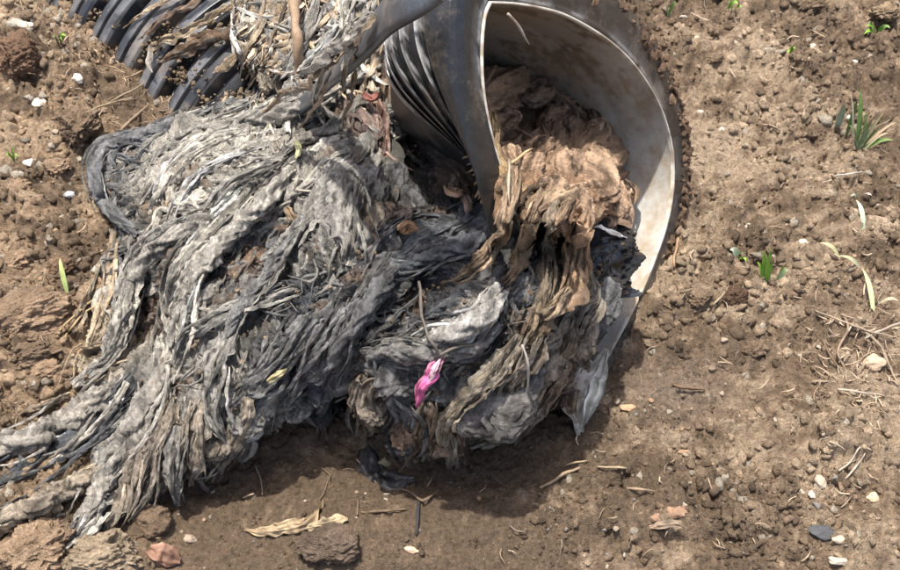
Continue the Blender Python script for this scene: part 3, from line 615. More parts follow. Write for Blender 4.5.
# ------------------------------------------------------------------ the pipe mouth
RIM = np.array([(492,3),(515,4),(540,8),(565,15),(590,28),(612,43),(632,62),(650,87),(663,113),(671,140),(674,165),(673,195),(667,225),(657,255),(643,290),(628,320),(612,350),(600,374),(592,398),(586,418),(579,428),(570,408),(558,370),(545,320),(531,265),(519,220),(508,185),(497,150),(488,110),(484,75),(484,40),(487,15)], float)
NR = 220
R0 = catmull(np.vstack([RIM, RIM[:1]]), NR + 1)[:-1]; RC = np.array([582., 205.])
RW = onplane(R0[:, 0], R0[:, 1], np.zeros(NR)); RCW = onplane(RC[0], RC[1], 0.)
ang = np.arange(NR) / NR * 2 * np.pi
OFFK = (1 - .75 * smooth(R0[:, 1], 300, 410)) * (.78 + .32 * smooth(R0[:, 0], 560, 660)) * (1 - .92 * smooth(R0[:, 1], 260, 380) * smooth(600 - R0[:, 0], 0, 14))
GCOMP = 1 - .93 * smooth(R0[:, 1], 30, 215) * smooth(600 - R0[:, 0], 0, 60)
GCOMP = GCOMP * (1 - .88 * smooth(R0[:, 1], 290, 390))
def pipe_rings(prof, wobble=.0):
    out = []
    for s, k in prof:
        # straight outward offset so that the wall keeps an even thickness
        rad = norm(RW - RCW); off = (k - 1) * .205 * OFFK
        j = wobble * vn(np.cos(ang) * 3 + s * 20, np.sin(ang) * 3, 2)
        sh = np.zeros(3); q = 0.; f = 1.
        while q < s - 1e-9:                                            # the pipe bends down and away behind the mouth
            dq = min(.005, s - q); kb = .80 * float(smooth(np.array(q), .04, .15)); sh = sh - norm(DAX * (1 - kb) + (VW * .75 + RX * -.0) * kb) * dq; q += dq
        if s > .06: f = 1 - 1.5 * (s - .06)
        out.append(RCW + (RW - RCW + rad * (off + j)[:, None]) * max(f, .5) + sh * GCOMP[:, None])
    return np.array(out)
def ringmesh(name, prof, base, rough, wobble=0., colf=None):
    G = np.array(pipe_rings(prof, wobble)); c = np.ones((len(prof), NR, 4)); c[..., :3] = base; c[..., 3] = rough
    if colf: c = colf(c, G)
    if len(prof) < 20: G, c = support(G), support(c)
    return mesh(name, G.reshape(-1, 3), gridfaces(len(G), NR, True), c.reshape(-1, 4))
BLK = (.020, .021, .023)
PIPE = root('corrugated_pipe', tuple(P0 * [1, 1, 0]), label='broken black corrugated drain pipe with white lining, its crushed open mouth packed with rags', category='pipe')
def lipcol(c):
    k = smooth(fbm(ang[None] * 14 + 0 * c[..., 0], 0 * c[..., 0], 4, 5, .65), -.1, .6)[..., None] * .75
    c[..., :3] = c[..., :3] * (1 - k) + np.array([.26, .2, .14]) * k; return c
def wear_glint(c, G, wk=.8):  # scuffed edges, with rib highlight stripes painted into the colour
    n_, = c.shape[:1]; nn = smooth(fbm(ang[None] * 9 + 0 * c[..., 0], np.arange(n_)[:, None] * .7 + 0 * c[..., 0], 4, 2, .6), -.1, .6)
    wv_ = np.zeros(n_); wv_[1:4] = [.5, 1, .3]; wv_[-4:-1] = [.3, 1, .5]; k = (nn * wv_[:, None])[..., None] * wk
    c[..., :3] = c[..., :3] * (1 - k) + .55 * k; c[..., 3] += .3 * k[..., 0]; return c
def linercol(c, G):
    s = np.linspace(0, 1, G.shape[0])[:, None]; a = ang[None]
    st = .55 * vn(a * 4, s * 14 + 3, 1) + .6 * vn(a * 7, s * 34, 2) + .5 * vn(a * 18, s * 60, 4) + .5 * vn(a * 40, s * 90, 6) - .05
    cx_, cy_ = topx(G); up_shade = smooth(230 - cy_, 0, 150) * smooth(645 - cx_, -5, 80)  # shade in the upper left of the mouth, painted over the liner dirt
    k = smooth(st, .0, 1.1) * .7 + .25 * smooth(s, .1, .5) + .60 * up_shade; k = np.clip(k, 0, .95)[..., None]
    dk = np.array([.34, .255, .165]) * (1 - up_shade[..., None] * .72); c[..., :3] = c[..., :3] * (1 - k) + dk * k
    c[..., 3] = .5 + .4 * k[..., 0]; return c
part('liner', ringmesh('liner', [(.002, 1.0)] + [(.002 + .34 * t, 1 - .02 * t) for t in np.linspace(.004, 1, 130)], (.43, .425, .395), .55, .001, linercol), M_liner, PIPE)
part('liner_edge', ringmesh('liner_edge', [(.004, .998), (.0, 1.0), (-.001, 1.003), (-.001, 1.009), (.001, 1.013), (.006, 1.015)], (.62, .59, .52), .5, .0, lambda c, G: lipcol(c)), M_liner, PIPE)
part('rim', ringmesh('rim', [(.006, 1.012), (.002, 1.018), (.002, 1.03), (.003, 1.05), (.003, 1.12), (.004, 1.19), (.007, 1.24), (.011, 1.27), (.018, 1.285), (.030, 1.285), (.038, 1.275), (.042, 1.24), (.045, 1.16), (.046, 1.07)], BLK, .17, .0016, lambda c, G: wear_glint(c, G, .35)), M_plastic, PIPE)
part('outer_wall', ringmesh('outer_wall', [(.044, 1.09)] + [(.044 + .30 * t, 1.09 - .03 * t) for t in np.linspace(.03, 1, 24)], BLK, .4, .001), M_plastic, PIPE)
s0 = .052
for k in range(5):
    wd_ = .013 if k < 4 else .024
    part('ridge', ringmesh('ridge', [(s0, 1.06), (s0 + .002, 1.13), (s0 + .004, 1.15), (s0 + wd_ - .004, 1.15), (s0 + wd_ - .002, 1.13), (s0 + wd_, 1.06)], BLK, .22, .001, wear_glint), M_pipeb, PIPE); s0 += wd_ + .011
CKR = np.random.default_rng(44); m_ = np.where((R0[:, 0] > 560) & (R0[:, 1] < 345) & (R0[:, 1] > 20))[0]; nck = 1300; kk = CKR.choice(m_, nck)
wgt = smooth(R0[kk, 1] + 40 * vn(kk / 6., kk * 0., 2), 40, 200); kk = kk[CKR.random(nck) < .15 + .85 * wgt]; nck = len(kk); rr_ = .022 + .044 * CKR.random(nck) ** .55; radk = norm(RW - RCW)[kk]
Pk = RW[kk] + radk * rr_[:, None] * OFFK[kk][:, None] - DAX * (.002 + .026 * (rr_ / .066) ** 4 * CKR.uniform(.5, 1, nck))[:, None]; szk = .0012 + .0055 * CKR.random(nck) ** 2.5
CAKE = (RW, kk, Pk, szk)
# torn white flap at the pinched bottom of the mouth
strip(PIPE, [(606,350,.03),(596,372,.03),(588,395,.025),(582,418,.018),(583,434,.008)], 22, (.42, .40, .37), name='torn_flap', mat=M_film, surf=lambda x, y: planez(x, y), seed=77, mattone=(.30, .25, .2), amp=.9, pleats=5, curl=.5, twist=.6, taper=(.25, .35), rough=.45, ncross=15, ragged=.1)
strip(PIPE, [(600,352,.02),(580,378,.022),(572,400,.015),(578,425,.01)], 22, (.27, .24, .20), name='torn_flap', mat=M_film, surf=lambda x, y: planez(x, y), seed=78, mattone=(.3, .22, .16), amp=.3, curl=.2, twist=.4, taper=(.25, .3), rough=.6, ncross=15, ragged=.1)

# ------------------------------------------------------------------ half-buried ridged pipe section, upper left
a0 = at(66., 0., .03); a1 = at(176., 108., .03); ax = norm((a1 - a0) * [1, 1, 0]); side = np.array([-ax[1], ax[0], 0]); side = side if side[0] > 0 else -side
RB = .23; zc = -.125; offc = math.sqrt(RB ** 2 - (.03 - zc) ** 2); B0 = a0 + side * offc; B0[2] = zc
LB = np.linalg.norm((a1 - a0)[:2]); NB = 120
def bring(t, r): 
    c = B0 + ax * t + np.array([0, 0, -.10 * max(0, t - LB * .5)]); a = np.arange(NB) / NB * 2 * np.pi
    return c + np.outer(np.cos(a), side) * r + np.outer(np.sin(a), [0, 0, 1]) * r
def brings(name, prof, rough):
    G = np.array([bring(t, r) for t, r in prof]); c = np.ones((len(prof), NB, 4)); c[..., :3] = (.022, .023, .026); c[..., 3] = rough
    if len(prof) == 10:
        nn = smooth(fbm(np.arange(NB)[None] * .25 + 0 * c[..., 0] + prof[0][0] * 50, np.arange(10)[:, None] * .8 + 0 * c[..., 0], 4, 3, .6), -.35, .5)
        wv_ = np.array([0, .6, 1, .35, .1, .1, .9, 1, .3, 0.]); k = (nn * wv_[:, None])[..., None] * .26; c[..., :3] = c[..., :3] * (1 - k) + np.array([.42, .42, .43]) * k  # worn rib edges plus highlight bands painted in pale grey
        G, c = support(G), support(c)
    return mesh(name, G.reshape(-1, 3), gridfaces(len(G), NB, True), c.reshape(-1, 4))
PIPB = root('ridged_pipe', tuple(B0 * [1, 1, 0]), label='half buried black ridged pipe section caked with dry mud at the upper left', category='pipe')
part('pipe_wall', brings('pipe_wall', [(t, RB - .022) for t in np.linspace(-.25, LB + .03, 14)] + [(LB + .03, RB - .03)], .5), M_pipeb, PIPB)
t0 = LB + .012
while t0 > -.24:
    w_ = .044
    pr = [(t0, RB - .024), (t0 - .001, RB - .004), (t0 - .004, RB), (t0 - .017, RB + .001), (t0 - .019, RB - .007), (t0 - .023, RB - .007), (t0 - .025, RB + .001), (t0 - .039, RB), (t0 - .042, RB - .004), (t0 - w_, RB - .024)]
    part('ridge', brings('ridge', pr, .3), M_pipeb, PIPB); t0 -= w_ + .021

def pipebz(px, py):
    r = norm(rays(px, py)); q = CAM - B0; a = ax
    rp = r - (r @ a)[..., None] * a; qp = q - (q @ a) * a; A = (rp ** 2).sum(-1); Bq = (rp * qp).sum(-1); Cq = (qp ** 2).sum() - (RB + .003) ** 2
    t = (-Bq - np.sqrt(np.maximum(Bq ** 2 - A * Cq, 0))) / A; return (CAM + r * t[..., None])[..., 2]
MR = root('muddy_rag', tuple(at(205., 25., .1)), label='torn brown muddy rag strips draped over the ridges of the half buried pipe', category='rag')
for i, (p, wdt) in enumerate([([(232,2,.004),(212,14,.006),(190,26,.006),(165,40,.005),(150,50,.002)],11),([(242,28,.006),(222,32,.008),(200,38,.008),(180,50,.006),(160,62,.002)],15),([(248,48,.008),(230,60,.008),(212,74,.006)],9),
      ([(205,-8,.004),(188,4,.006),(160,20,.006),(138,40,.003)],8),([(178,-6,.005),(150,8,.006),(122,28,.002)],5),([(240,12,.005),(236,30,.008),(240,56,.008)],12),([(150,45,.004),(149,60,.006),(152,72,.003)],6)]):
    strip(MR, p, wdt, [LTAN, BRN, LTAN, BRN, LTAN, TAN, PALE][i], mat=M_mudrag, seed=1300 + i, surf=pipebz, amp=.7, pleats=4, curl=.7, twist=.4, ncross=13, dens=2.4, ragged=.45)

r__ = np.random.default_rng(8); n = 5200; xs = r__.uniform(60, 250, n); ys = r__.uniform(-15, 112, n)
gm = smooth(fbm(xs / 20, ys / 20, 3, 5, .6), -.15, .5); ok = (r__.random(n) < gm) & (ys > (xs - 66) * .98 - 130) & (ys < (xs - 66) * .98 + 4); xs, ys = xs[ok], ys[ok]; n = len(xs)
Ph = at(xs, ys, pipebz(xs, ys)) ; rad_ = Ph - B0; rad_ = norm(rad_ - (rad_ @ ax)[:, None] * ax); Ph = Ph - rad_ * r__.uniform(.004, .024, n)[:, None]; sz = .0008 + .0034 * r__.random(n) ** 3; V0, F0 = ICO[0]
VV = V0[None] * (1 + .42 * r__.standard_normal((n, 12, 1)).clip(-1.2, 1.2)) * sz[:, None, None] + Ph[:, None]
cc = np.array([[.36, .27, .185]]) * r__.uniform(.55, 1.3, (n, 1)); cc = np.concatenate([cc, np.full((n, 1), .95)], 1)
part('caked_soil', mesh('caked_soil', VV.reshape(-1, 3), (F0[None] + 12 * np.arange(n)[:, None, None]).reshape(-1, 3), np.repeat(cc[:, None], 12, 1).reshape(-1, 4), True), M_soil, PIPB, kind='stuff')

# ------------------------------------------------------------------ brown rag clump packed into the mouth
BC = [(484,70,.09),(484,130,.03),(490,175,.01),(500,100,.07),(530,70,.12),(560,66,.13),(590,88,.12),(612,125,.075),(628,175,.045),(634,215,.03),(560,100,.10),(520,110,.12),(540,130,.085),(525,150,.04),(505,140,.04),(505,170,.005),
 (580,120,.085),(600,150,.035),(560,160,.015),(540,180,-.02),(580,185,-.035),(615,195,-.02),(600,215,-.03),(620,225,.01),(560,210,-.05),(520,195,-.025),(540,235,-.035),(580,235,-.055),(560,255,-.045),(470,40,.12),(650,120,.13),(650,190,.08),(580,40,.17)]
BC = np.array(BC, float); bcf = tps_fit(BC[:, :2] / 100, BC[:, 2], .004)
bx = np.arange(476, 652, 1.1); by = np.arange(46, 268, 1.1); BX, BY = np.meshgrid(bx, by)
BB = tps_eval(BC[:, :2] / 100, bcf, BX / 100, BY / 100)
def mouthz(px, py): return onplane(np.asarray(px, float), np.asarray(py, float), tps_eval(BC[:, :2] / 100, bcf, np.asarray(px) / 100., np.asarray(py) / 100.))[..., 2]
BPOLY = np.array([(480,60),(505,60),(545,58),(575,68),(600,92),(616,120),(630,150),(636,185),(636,218),(612,226),(602,216),(592,232),(580,240),(568,216),(556,234),(550,210),(540,216),(530,230),(524,208),(514,205),(505,215),(500,205),(492,190),(484,165),(478,120)], float)
bm = inside(BPOLY, BX + 3 * fbm(BX / 8, BY / 8, 3, 1), BY + 3 * fbm(BX / 8, BY / 8, 3, 4))
Pb = onplane(BX, BY, BB); Nb = normals(Pb); sf = np.clip(blur(bm.astype(float), 30) * 2 - 1, 0, 1) ** .5
# wrinkles fold round the pipe's axis: lobes in the upper part, lumpy mud below
uu = (BX - 560) * .6 + (BY - 150); vv_ = (BX - 560) - (BY - 150) * .6; lowk = smooth(BY, 150, 200)
wr = 1 - np.abs(fbm(uu / 11 + 1.2 * vn(BX / 22, BY / 22, 2), vv_ / 48, 3, 2, .55)) * 1.6
lumps = 0
for sc_, am, s_ in ((9., 1., 1), (5., .7, 3)):
    d, e, hq = worley(BX / sc_, BY / sc_, s_); lumps = lumps + am * np.sqrt(np.clip(1 - (d / .7) ** 2, 0, 1)) * hq
dispb = (.0050 * wr * (1 - lowk * .5) + .0050 * lumps * (.15 + lowk * .85) + .007 * fbm(BX / 24, BY / 24, 4, 6)) * (.2 + .8 * sf) + .0022 * fbm(BX / 4, BY / 4, 3, 1)
hol = np.exp(-(((BX - 572) / 14) ** 2 + ((BY - 152) / 8) ** 2)) + np.exp(-(((BX - 521) / 9) ** 2 + ((BY - 118) / 20) ** 2)) + .7 * np.exp(-(((BX - 507) / 4) ** 2 + ((BY - 148) / 8) ** 2))
dispb = dispb - .02 * hol * (.6 + .8 * vn(BX / 5, BY / 5, 3))
Pb = Pb + Nb * dispb[..., None] - Nb * (.02 * (1 - sf))[..., None]
cl = (np.array([.30, .205, .135])[None, None] * (1 - lowk[..., None]) + np.array([.36, .225, .140]) * lowk[..., None])
cl = cl * np.clip(1 + .18 * (wr - .3) + .25 * fbm(BX / 7, BY / 7, 4, 3) , .45, 1.6)[..., None]
cl = cl + (np.exp(-(((BX - 492) / 9) ** 2 + ((BY - 150) / 40) ** 2)) * .14)[..., None] * np.array([1, .72, .38])
Fb = gridfaces(*bm.shape); mk = bm.ravel(); Fb = Fb[mk[Fb].all(1)]
V, Fb, Cv = compact(Pb.reshape(-1, 3), Fb, np.concatenate([cl, np.full(bm.shape + (1,), .9)], -1).reshape(-1, 4))
CL = root('muddy_rag_clump', tuple(onplane(np.array(560.), np.array(200.), np.array(.05))), label='brown mud coated rag clump bulging out of the pipe mouth with dripping tails', category='rag clump')
part('clump_body', mesh('clump_body', V, Fb, Cv), M_mudrag, CL)
def mzs(px, py): return np.maximum(np.where(np.asarray(py) < 235, mouthz(px, py), -1), hsurf(px, py) * np.where(np.asarray(py) > 215, 1, 0))
LTT = np.random.default_rng(71)
BT = [
 ([(514,155,.01),(510,180,.02),(505,205,.03),(496,230,.025),(487,252,.02),(465,272,.014),(442,284,.006)], 13, (.34,.245,.165), dict(taper=(.5,.15))),
 ([(512,172,.012),(520,185,.012),(532,198,.01)], 7, TAN, {}),
 ([(545,180,.012),(533,205,.02),(523,238,.024),(518,262,.018),(502,282,.006)], 15, TAN, dict(taper=(.6,.12))),
 ([(555,190,.012),(548,225,.024),(547,262,.022),(544,292,.016),(532,322,.01),(520,348,.002)], 12, (.24,.195,.145), dict(taper=(.6,.4))),
 ([(570,195,.016),(558,222,.024),(555,240,.016)], 8, TAN, {}),
 ([(598,200,.018),(580,225,.034),(574,252,.034),(574,280,.028),(562,302,.022),(545,318,.01)], 19, (.37,.24,.150), dict(taper=(.7,.3), pleats=5)),
 ([(570,288,.03),(556,308,.024),(536,320,.01)], 12, LTAN, {}),
 ([(585,185,.016),(560,192,.018),(530,208,.014),(518,222,.006)], 18, TAN, {}),
 ([(618,180,.014),(622,205,.016),(612,222,.01)], 20, TAN, dict(amp=.3)),
 ([(492,110,.012),(494,140,.014),(500,165,.012),(512,182,.008)], 10, (.40,.27,.15), {}),
 ([(540,120,.012),(545,142,.014),(535,165,.01)], 16, (.24,.16,.105), {}),
 ([(565,85,.006),(590,115,.008),(600,145,.006)], 18, (.24,.165,.11), {}), ([(535,80,.006),(562,108,.01),(572,138,.006)], 16, (.22,.15,.10), {}),
 ([(552,300,.014),(540,330,.016),(522,350,.01)], 12, (.27,.2,.13), {}),
]
for i, (p, wdt, c, kw) in enumerate(BT):
    kw = dict(dict(amp=.5, pleats=4, curl=.8, twist=.3), **kw); strip(CL, p, wdt, c, name='hanging_tail' if i < 8 else 'rag_fold', mat=M_mudrag, seed=700 + i, surf=mzs, rough=.9, ncross=15, dens=2.2, mattone=(.42, .31, .22), ragged=.35, **kw)

for i, (p, wdt, c, kw) in enumerate(BT): cords(p, wdt * 1.1, c, 3500 + i, mzs, -1)
for i in range(22):
    x = LTT.uniform(496, 628); y = LTT.uniform(75, 215); a = LTT.normal(2.2, .6) if y > 130 else LTT.normal(.9, .5); pts = [(x, y, .002)]
    for q in range(4): a += LTT.uniform(-.25, .25); pts.append((pts[-1][0] + 7 * math.cos(a), pts[-1][1] + 7 * math.sin(a), .007))
    pts = [q for q in pts if 490 < q[0] < 628 and q[1] < 228]
    if len(pts) > 3: pts[-1] = pts[-1][:2] + (-.002,); CORDS.append(strip_arrays(pts, LTT.uniform(2.5, 7), np.array([.33, .225, .15]) * LTT.uniform(.7, 1.2), seed=4000 + i, amp=.6, pleats=2, curl=1., twist=.6, ncross=7, dens=3, surf=mzs, rough=.9, mattone=(.42, .31, .22)))
flush_cords('clinging_strands', M_mudrag, CL)

# twisted ropes of cloth
def rope(path, rad, base, seed, off=0., surf=None, taper=(.7, .6)):
    P = np.array([(p[0], p[1], p[2]) for p in path], float); L = np.linalg.norm(np.diff(P[:, :2], axis=0), axis=1).sum(); n = int(L / 1.8); Q = catmull(P, n); s_ = np.linspace(0, 1, n); sl = s_ * L; k = 26
    Q[:, 0] += 1.8 * vn(sl / 13 + seed, sl * 0 + seed, 1); Q[:, 1] += 1.8 * vn(sl / 13 + seed * 2, sl * 0, 2)
    z = hsurf(Q[:, 0], Q[:, 1]); z = np.convolve(np.pad(z, 6, mode='edge'), np.ones(13) / 13, 'same')[6:-6]
    C = at(Q[:, 0], Q[:, 1], z + Q[:, 2] + off); T = norm(np.gradient(C, axis=0)); Nn = norm(VW - T * (T @ VW)[:, None]); S = np.cross(T, Nn); a = np.arange(k) / k * 2 * np.pi
    rr = rad * DIST / F * (taper[0] + (1 - taper[0]) * smooth(s_, 0, .2)) * (taper[1] + (1 - taper[1]) * smooth(1 - s_, 0, .3)) * (1 + .25 * vn(sl / 17 + seed, sl * 0, 5))
    ph = a[None] + (sl / rad * .42)[:, None]; cx_, sx_ = np.cos(ph), np.sin(ph)
    f1 = vn(cx_ * 1.9 + seed + sl[:, None] / 90, sx_ * 1.9 + 5, 3); f2 = vn(cx_ * 4.2 + seed, sx_ * 4.2 + sl[:, None] / 30, 6); f3 = fbm(np.cos(a)[None] * 2 + sl[:, None] / 7, np.sin(a)[None] * 2 + seed, 3, 2, .6)
    rel = .42 * (1 - 2.2 * np.abs(f1)) + .20 * (1 - 2 * np.abs(f2)) + .16 * f3
    rv = rr[:, None] * (.85 + rel); V = C[:, None] + S[:, None] * (np.cos(a)[None] * rv)[..., None] + Nn[:, None] * (np.sin(a)[None] * rv * .85)[..., None]
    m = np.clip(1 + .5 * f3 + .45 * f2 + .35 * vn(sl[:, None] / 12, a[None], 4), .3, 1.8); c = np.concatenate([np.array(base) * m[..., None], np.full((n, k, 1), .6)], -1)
    part('rag_rope', mesh('rag_rope', V.reshape(-1, 3), gridfaces(n, k, True), c.reshape(-1, 4)), M_rag, HEAP)
for i, a_ in enumerate([
 ([(215,108,.008),(180,124,.014),(142,138,.016),(108,146,.018),(96,168,.018),(101,195,.018),(117,217,.018),(140,236,.010)], 7.5, (.19, .19, .19)),
 ([(330,186,.012),(305,218,.022),(280,254,.026),(258,288,.024),(238,312,.020),(220,345,.010)], 5, (.24, .235, .225)),
 ([(128,380,.006),(95,400,.016),(65,420,.022),(36,438,.022),(5,446,.02),(-30,450,.02)], 10, (.42, .385, .33)),
 ([(118,466,.010),(85,482,.016),(56,494,.018),(28,508,.016),(2,520,.014),(-25,530,.014)], 7, (.38, .315, .24)),
 ([(245,215,.006),(205,222,.020),(165,240,.024),(138,272,.022),(122,315,.018),(106,355,.012),(75,385,.006)], 7, (.40, .37, .32)),
 ([(292,170,.010),(262,205,.022),(228,238,.024),(200,270,.022),(182,305,.018),(172,345,.010)], 7, (.44, .41, .355)),
 ([(335,95,.012),(292,110,.022),(250,118,.022),(208,128,.016),(178,140,.010)], 7, (.36, .335, .29)),
 ([(500,290,.014),(486,312,.024),(460,328,.024),(430,340,.016)], 8, (.46, .44, .40)), ([(498,322,.012),(474,344,.020),(436,352,.020),(396,350,.014),(368,356,.006)], 6, (.24, .23, .215)),
 ([(350,150,.01),(322,188,.02),(296,232,.02),(262,262,.012)], 5.5, (.36, .34, .30)), ([(165,352,.01),(153,390,.022),(134,430,.026),(112,470,.02),(92,508,.014),(70,542,.004)], 8, (.36, .33, .285)),
 ([(395,262,.01),(372,300,.02),(345,340,.02),(320,385,.012)], 6, (.15, .15, .15)), ([(515,212,.01),(480,240,.02),(435,255,.02),(392,268,.012)], 6, (.12, .125, .135)),
 ([(378,88,.01),(350,112,.02),(318,135,.02),(285,150,.012)], 6, (.30, .275, .235))]): rope(*a_, seed=i * 3.7 + 1)

# crumpled wads of cloth and mud lumps
def wad(parent, px, py, r, base, seed, mat=None, ridge=1., el=1.3, surf=None, name='rag_wad', off=.0, rough=.65, flat=.5):
    V, Fc = ICO[5 if r > 24 else 4]; V = V.copy(); sd_ = seed % 61
    g = .45 * n3(V, 1.3, sd_); W = V + .35 * np.stack([n3(V, 1.7, sd_ + 1), n3(V, 1.7, sd_ + 2), n3(V, 1.7, sd_ + 3)], -1)
    rg_ = (1 - np.abs(n3(W * [1, .55, 1], 2.4, sd_))) * .5 + (1 - np.abs(n3(W * [1, .6, 1], 5.2, sd_ + 2))) * .28 + (1 - np.abs(n3(W, 10.5, sd_ + 4))) * .15 + .06 * n3(V, 24, sd_)
    V = V * (1 + .35 * g + ridge * .42 * (rg_ - .5))[:, None]
    th_ = float(hfield(THT, px, py)) + .4 * math.sin(seed); Nn = norm(.7 * VW + np.array([0, 0, .4])); T = RX * math.cos(th_) - UP * math.sin(th_); T = norm(T - Nn * (T @ Nn)); S = np.cross(Nn, T)
    z = (hsurf(px, py) if surf is None else surf(np.array(float(px)), np.array(float(py)))); C = at(np.array(float(px)), np.array(float(py)), z + off); k = r * DIST / F * .95
    P = C + (S[None] * V[:, :1] + T[None] * V[:, 1:2] * el + Nn[None] * V[:, 2:] * flat) * k
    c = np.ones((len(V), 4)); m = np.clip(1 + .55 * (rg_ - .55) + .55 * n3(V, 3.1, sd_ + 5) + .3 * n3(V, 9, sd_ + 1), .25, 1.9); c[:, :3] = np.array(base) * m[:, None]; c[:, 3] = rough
    part(name, mesh(name, P, Fc, c), mat or M_rag, parent)
WD = [(352,198,25,GREY),(338,236,16,GREY),(374,226,16,(.27,.22,.17)),(330,152,15,PALE),(362,152,13,GREY),(396,124,11,PALE),(300,168,15,GREY),(242,132,13,PALE),(290,117,14,GREY),(388,182,14,SLATE),(415,205,14,SLATE),(430,180,13,DARK),(450,205,13,DARK),
 (472,316,12,(.56,.54,.50)),(487,306,11,(.56,.54,.50)),(450,331,10,(.55,.53,.48)),(455,384,17,SLATE),(402,372,17,SLATE),(520,292,14,SLATE),(602,302,16,SLATE),(578,332,18,OLIVE),(252,408,17,GREY),(230,385,15,PALE),(215,440,15,OLIVE),(202,198,20,PALE),(168,182,18,PALE),
 (243,242,12,BRN),(258,262,13,BRN),(282,240,13,SLATE),(85,414,11,PALE),(60,428,13,PALE),(34,441,13,PALE),(10,447,13,PALE),(256,30,16,(.27,.22,.165)),(282,14,18,(.33,.27,.2)),(312,42,17,(.30,.255,.2)),(342,14,18,GREY),(362,46,11,PALE),(270,76,13,(.36,.31,.24)),(302,86,14,GREY),(350,92,12,PALE),(367,118,13,BRN),
 (236,58,12,(.26,.2,.15)),(332,66,12,GREY),(290,50,14,(.24,.185,.135)),(252,0,16,(.32,.26,.19)),(410,425,15,BRN),(375,402,14,OLIVE),(320,385,13,BLUEG),(545,362,17,OLIVE),(530,412,12,(.25,.2,.15)),(440,238,15,BLUEG),(478,222,15,BLUEG),(405,262,13,SLATE)]
for i, (x, y, r, c) in enumerate(WD): wad(HEAP, x, y, r, c, 40 + i * 7, flat=.45, rough=.5 if max(c) < .2 else .7)
wad(HEAP, 497, 396, 33, (.17, .158, .145), 901, ridge=.45, el=1.15, flat=.55)
RWD = np.random.default_rng(15); q_ = 0
while q_ < 26:
    x, y = RWD.uniform(90, 600), RWD.uniform(120, 450)
    if not MK(x, y) or (x > 480 and y < 250): continue
    c = clothcol(np.array(x), np.array(y)) * RWD.uniform(.8, 1.15); wad(HEAP, x, y, RWD.uniform(7, 13), tuple(c), 300 + q_ * 5, flat=.45, el=RWD.uniform(1.1, 2)); q_ += 1
for i, (x, y, r, k_) in enumerate([(592,186,22,1.05),(565,172,18,.95),(614,206,13,1.05),(545,196,14,.95),(576,212,16,1.0),(600,165,14,.9),(528,168,12,.9),(604,222,9,.9),(555,120,15,.72),(580,105,15,.75),(530,90,16,.65),(598,135,13,.8),(505,120,12,.7),(512,160,10,.95),(540,150,11,.8)]):
    wad(CL, x, y, r, tuple(np.array([.40, .275, .185]) * k_), 500 + i * 3, mat=M_mudrag, surf=mouthz, name='mud_lump', ridge=.8, flat=.42, off=.004, rough=.9)

# ------------------------------------------------------------------ other single things on the heap
def tag(o, label, cat, group=None):
    o['label'] = label; o['category'] = cat
    if group: o['group'] = group
    return o
# dark curved plastic shell piece crossing the top of the heap
def slab(name, path, width, thick, base, rough, mat, surf=None, tw=0., bow=.25, nc=11):
    P = np.array(path, float); n = 40; Q = catmull(P, n); z = (hsurf(Q[:, 0], Q[:, 1]) if surf is None else 0) + Q[:, 2]; C = at(Q[:, 0], Q[:, 1], z)
    T = norm(np.gradient(C, axis=0)); Nn = norm(.8 * VW + np.array([-.45, .1, .35])); Nn = norm(Nn - T * (T @ Nn)[:, None]); S = np.cross(T, Nn)
    u = np.linspace(-1, 1, nc); wv_ = np.interp(np.linspace(0, 1, n), np.linspace(0, 1, len(width)), width) * DIST / F * .5
    top = C[:, None] + S[:, None] * (u[None] * wv_[:, None])[..., None] + Nn[:, None] * (bow * wv_[:, None] * (1 - u[None] ** 2))[..., None]
    bot = top - Nn[:, None] * thick; G = np.concatenate([top, bot[:, ::-1]], 1); c = np.ones(G.shape[:2] + (4,)); c[..., :3] = base; c[..., 3] = rough
    c[..., :3] *= (1 + .25 * fbm(np.linspace(0, 9, n)[:, None] + 0 * c[..., 0], np.arange(G.shape[1])[None] * .3 + 0 * c[..., 0], 3, 2))[..., None]
    return centred(name, G.reshape(-1, 3), gridfaces(n, G.shape[1], True), c.reshape(-1, 4), mat)
tag(slab('plastic_shard', [(432,-30,.52),(406,-8,.50),(384,16,.46),(362,42,.41),(340,66,.345),(316,90,.235),(290,112,.14),(262,128,.10)], [44, 42, 38, 34, 28, 26, 24, 16], .004, (.055, .062, .074), .33, M_pipeb, surf=1), 'long curved shard of black plastic lying over the rags beside the pipe mouth', 'plastic shard')
# fibre threads draped over the shard
for i, p in enumerate([[(366,8,0.470),(352,32,0.445),(343,60,0.415),(342,92,0.330)],[(374,14,0.470),(356,40,0.445),(352,75,0.365),(351,100,0.330)],[(350,20,0.450),(338,48,0.430),(325,66,0.400),(314,92,0.330),(312,118,0.280)],[(345,50,0.430),(330,70,0.360),(321,95,0.330),(300,128,0.270)],[(372,10,0.470),(346,36,0.445),(322,58,0.410),(290,80,0.300)],[(352,98,0.330),(344,112,0.290),(343,126,0.270)],
                       [(340,0,0.430),(344,30,0.435),(348,70,0.370)],[(330,60,0.410),(312,76,0.340),(285,92,0.270),(262,112,0.230)]]):
    Vt, Ft, ct = strip_arrays([(a, b, c) for a, b, c in p], [7, 5, 4, 3.5, 8, 3, 4, 9][i], LTAN if i % 2 else PALE, seed=900 + i, surf=lambda x, y: 0 * x, amp=.5, curl=1.1, twist=.8, ncross=9, dens=2.5, taper=(.6,.4))
    part('rag_strip', mesh('rag_strip', Vt, Ft, ct), M_rag, HEAP)
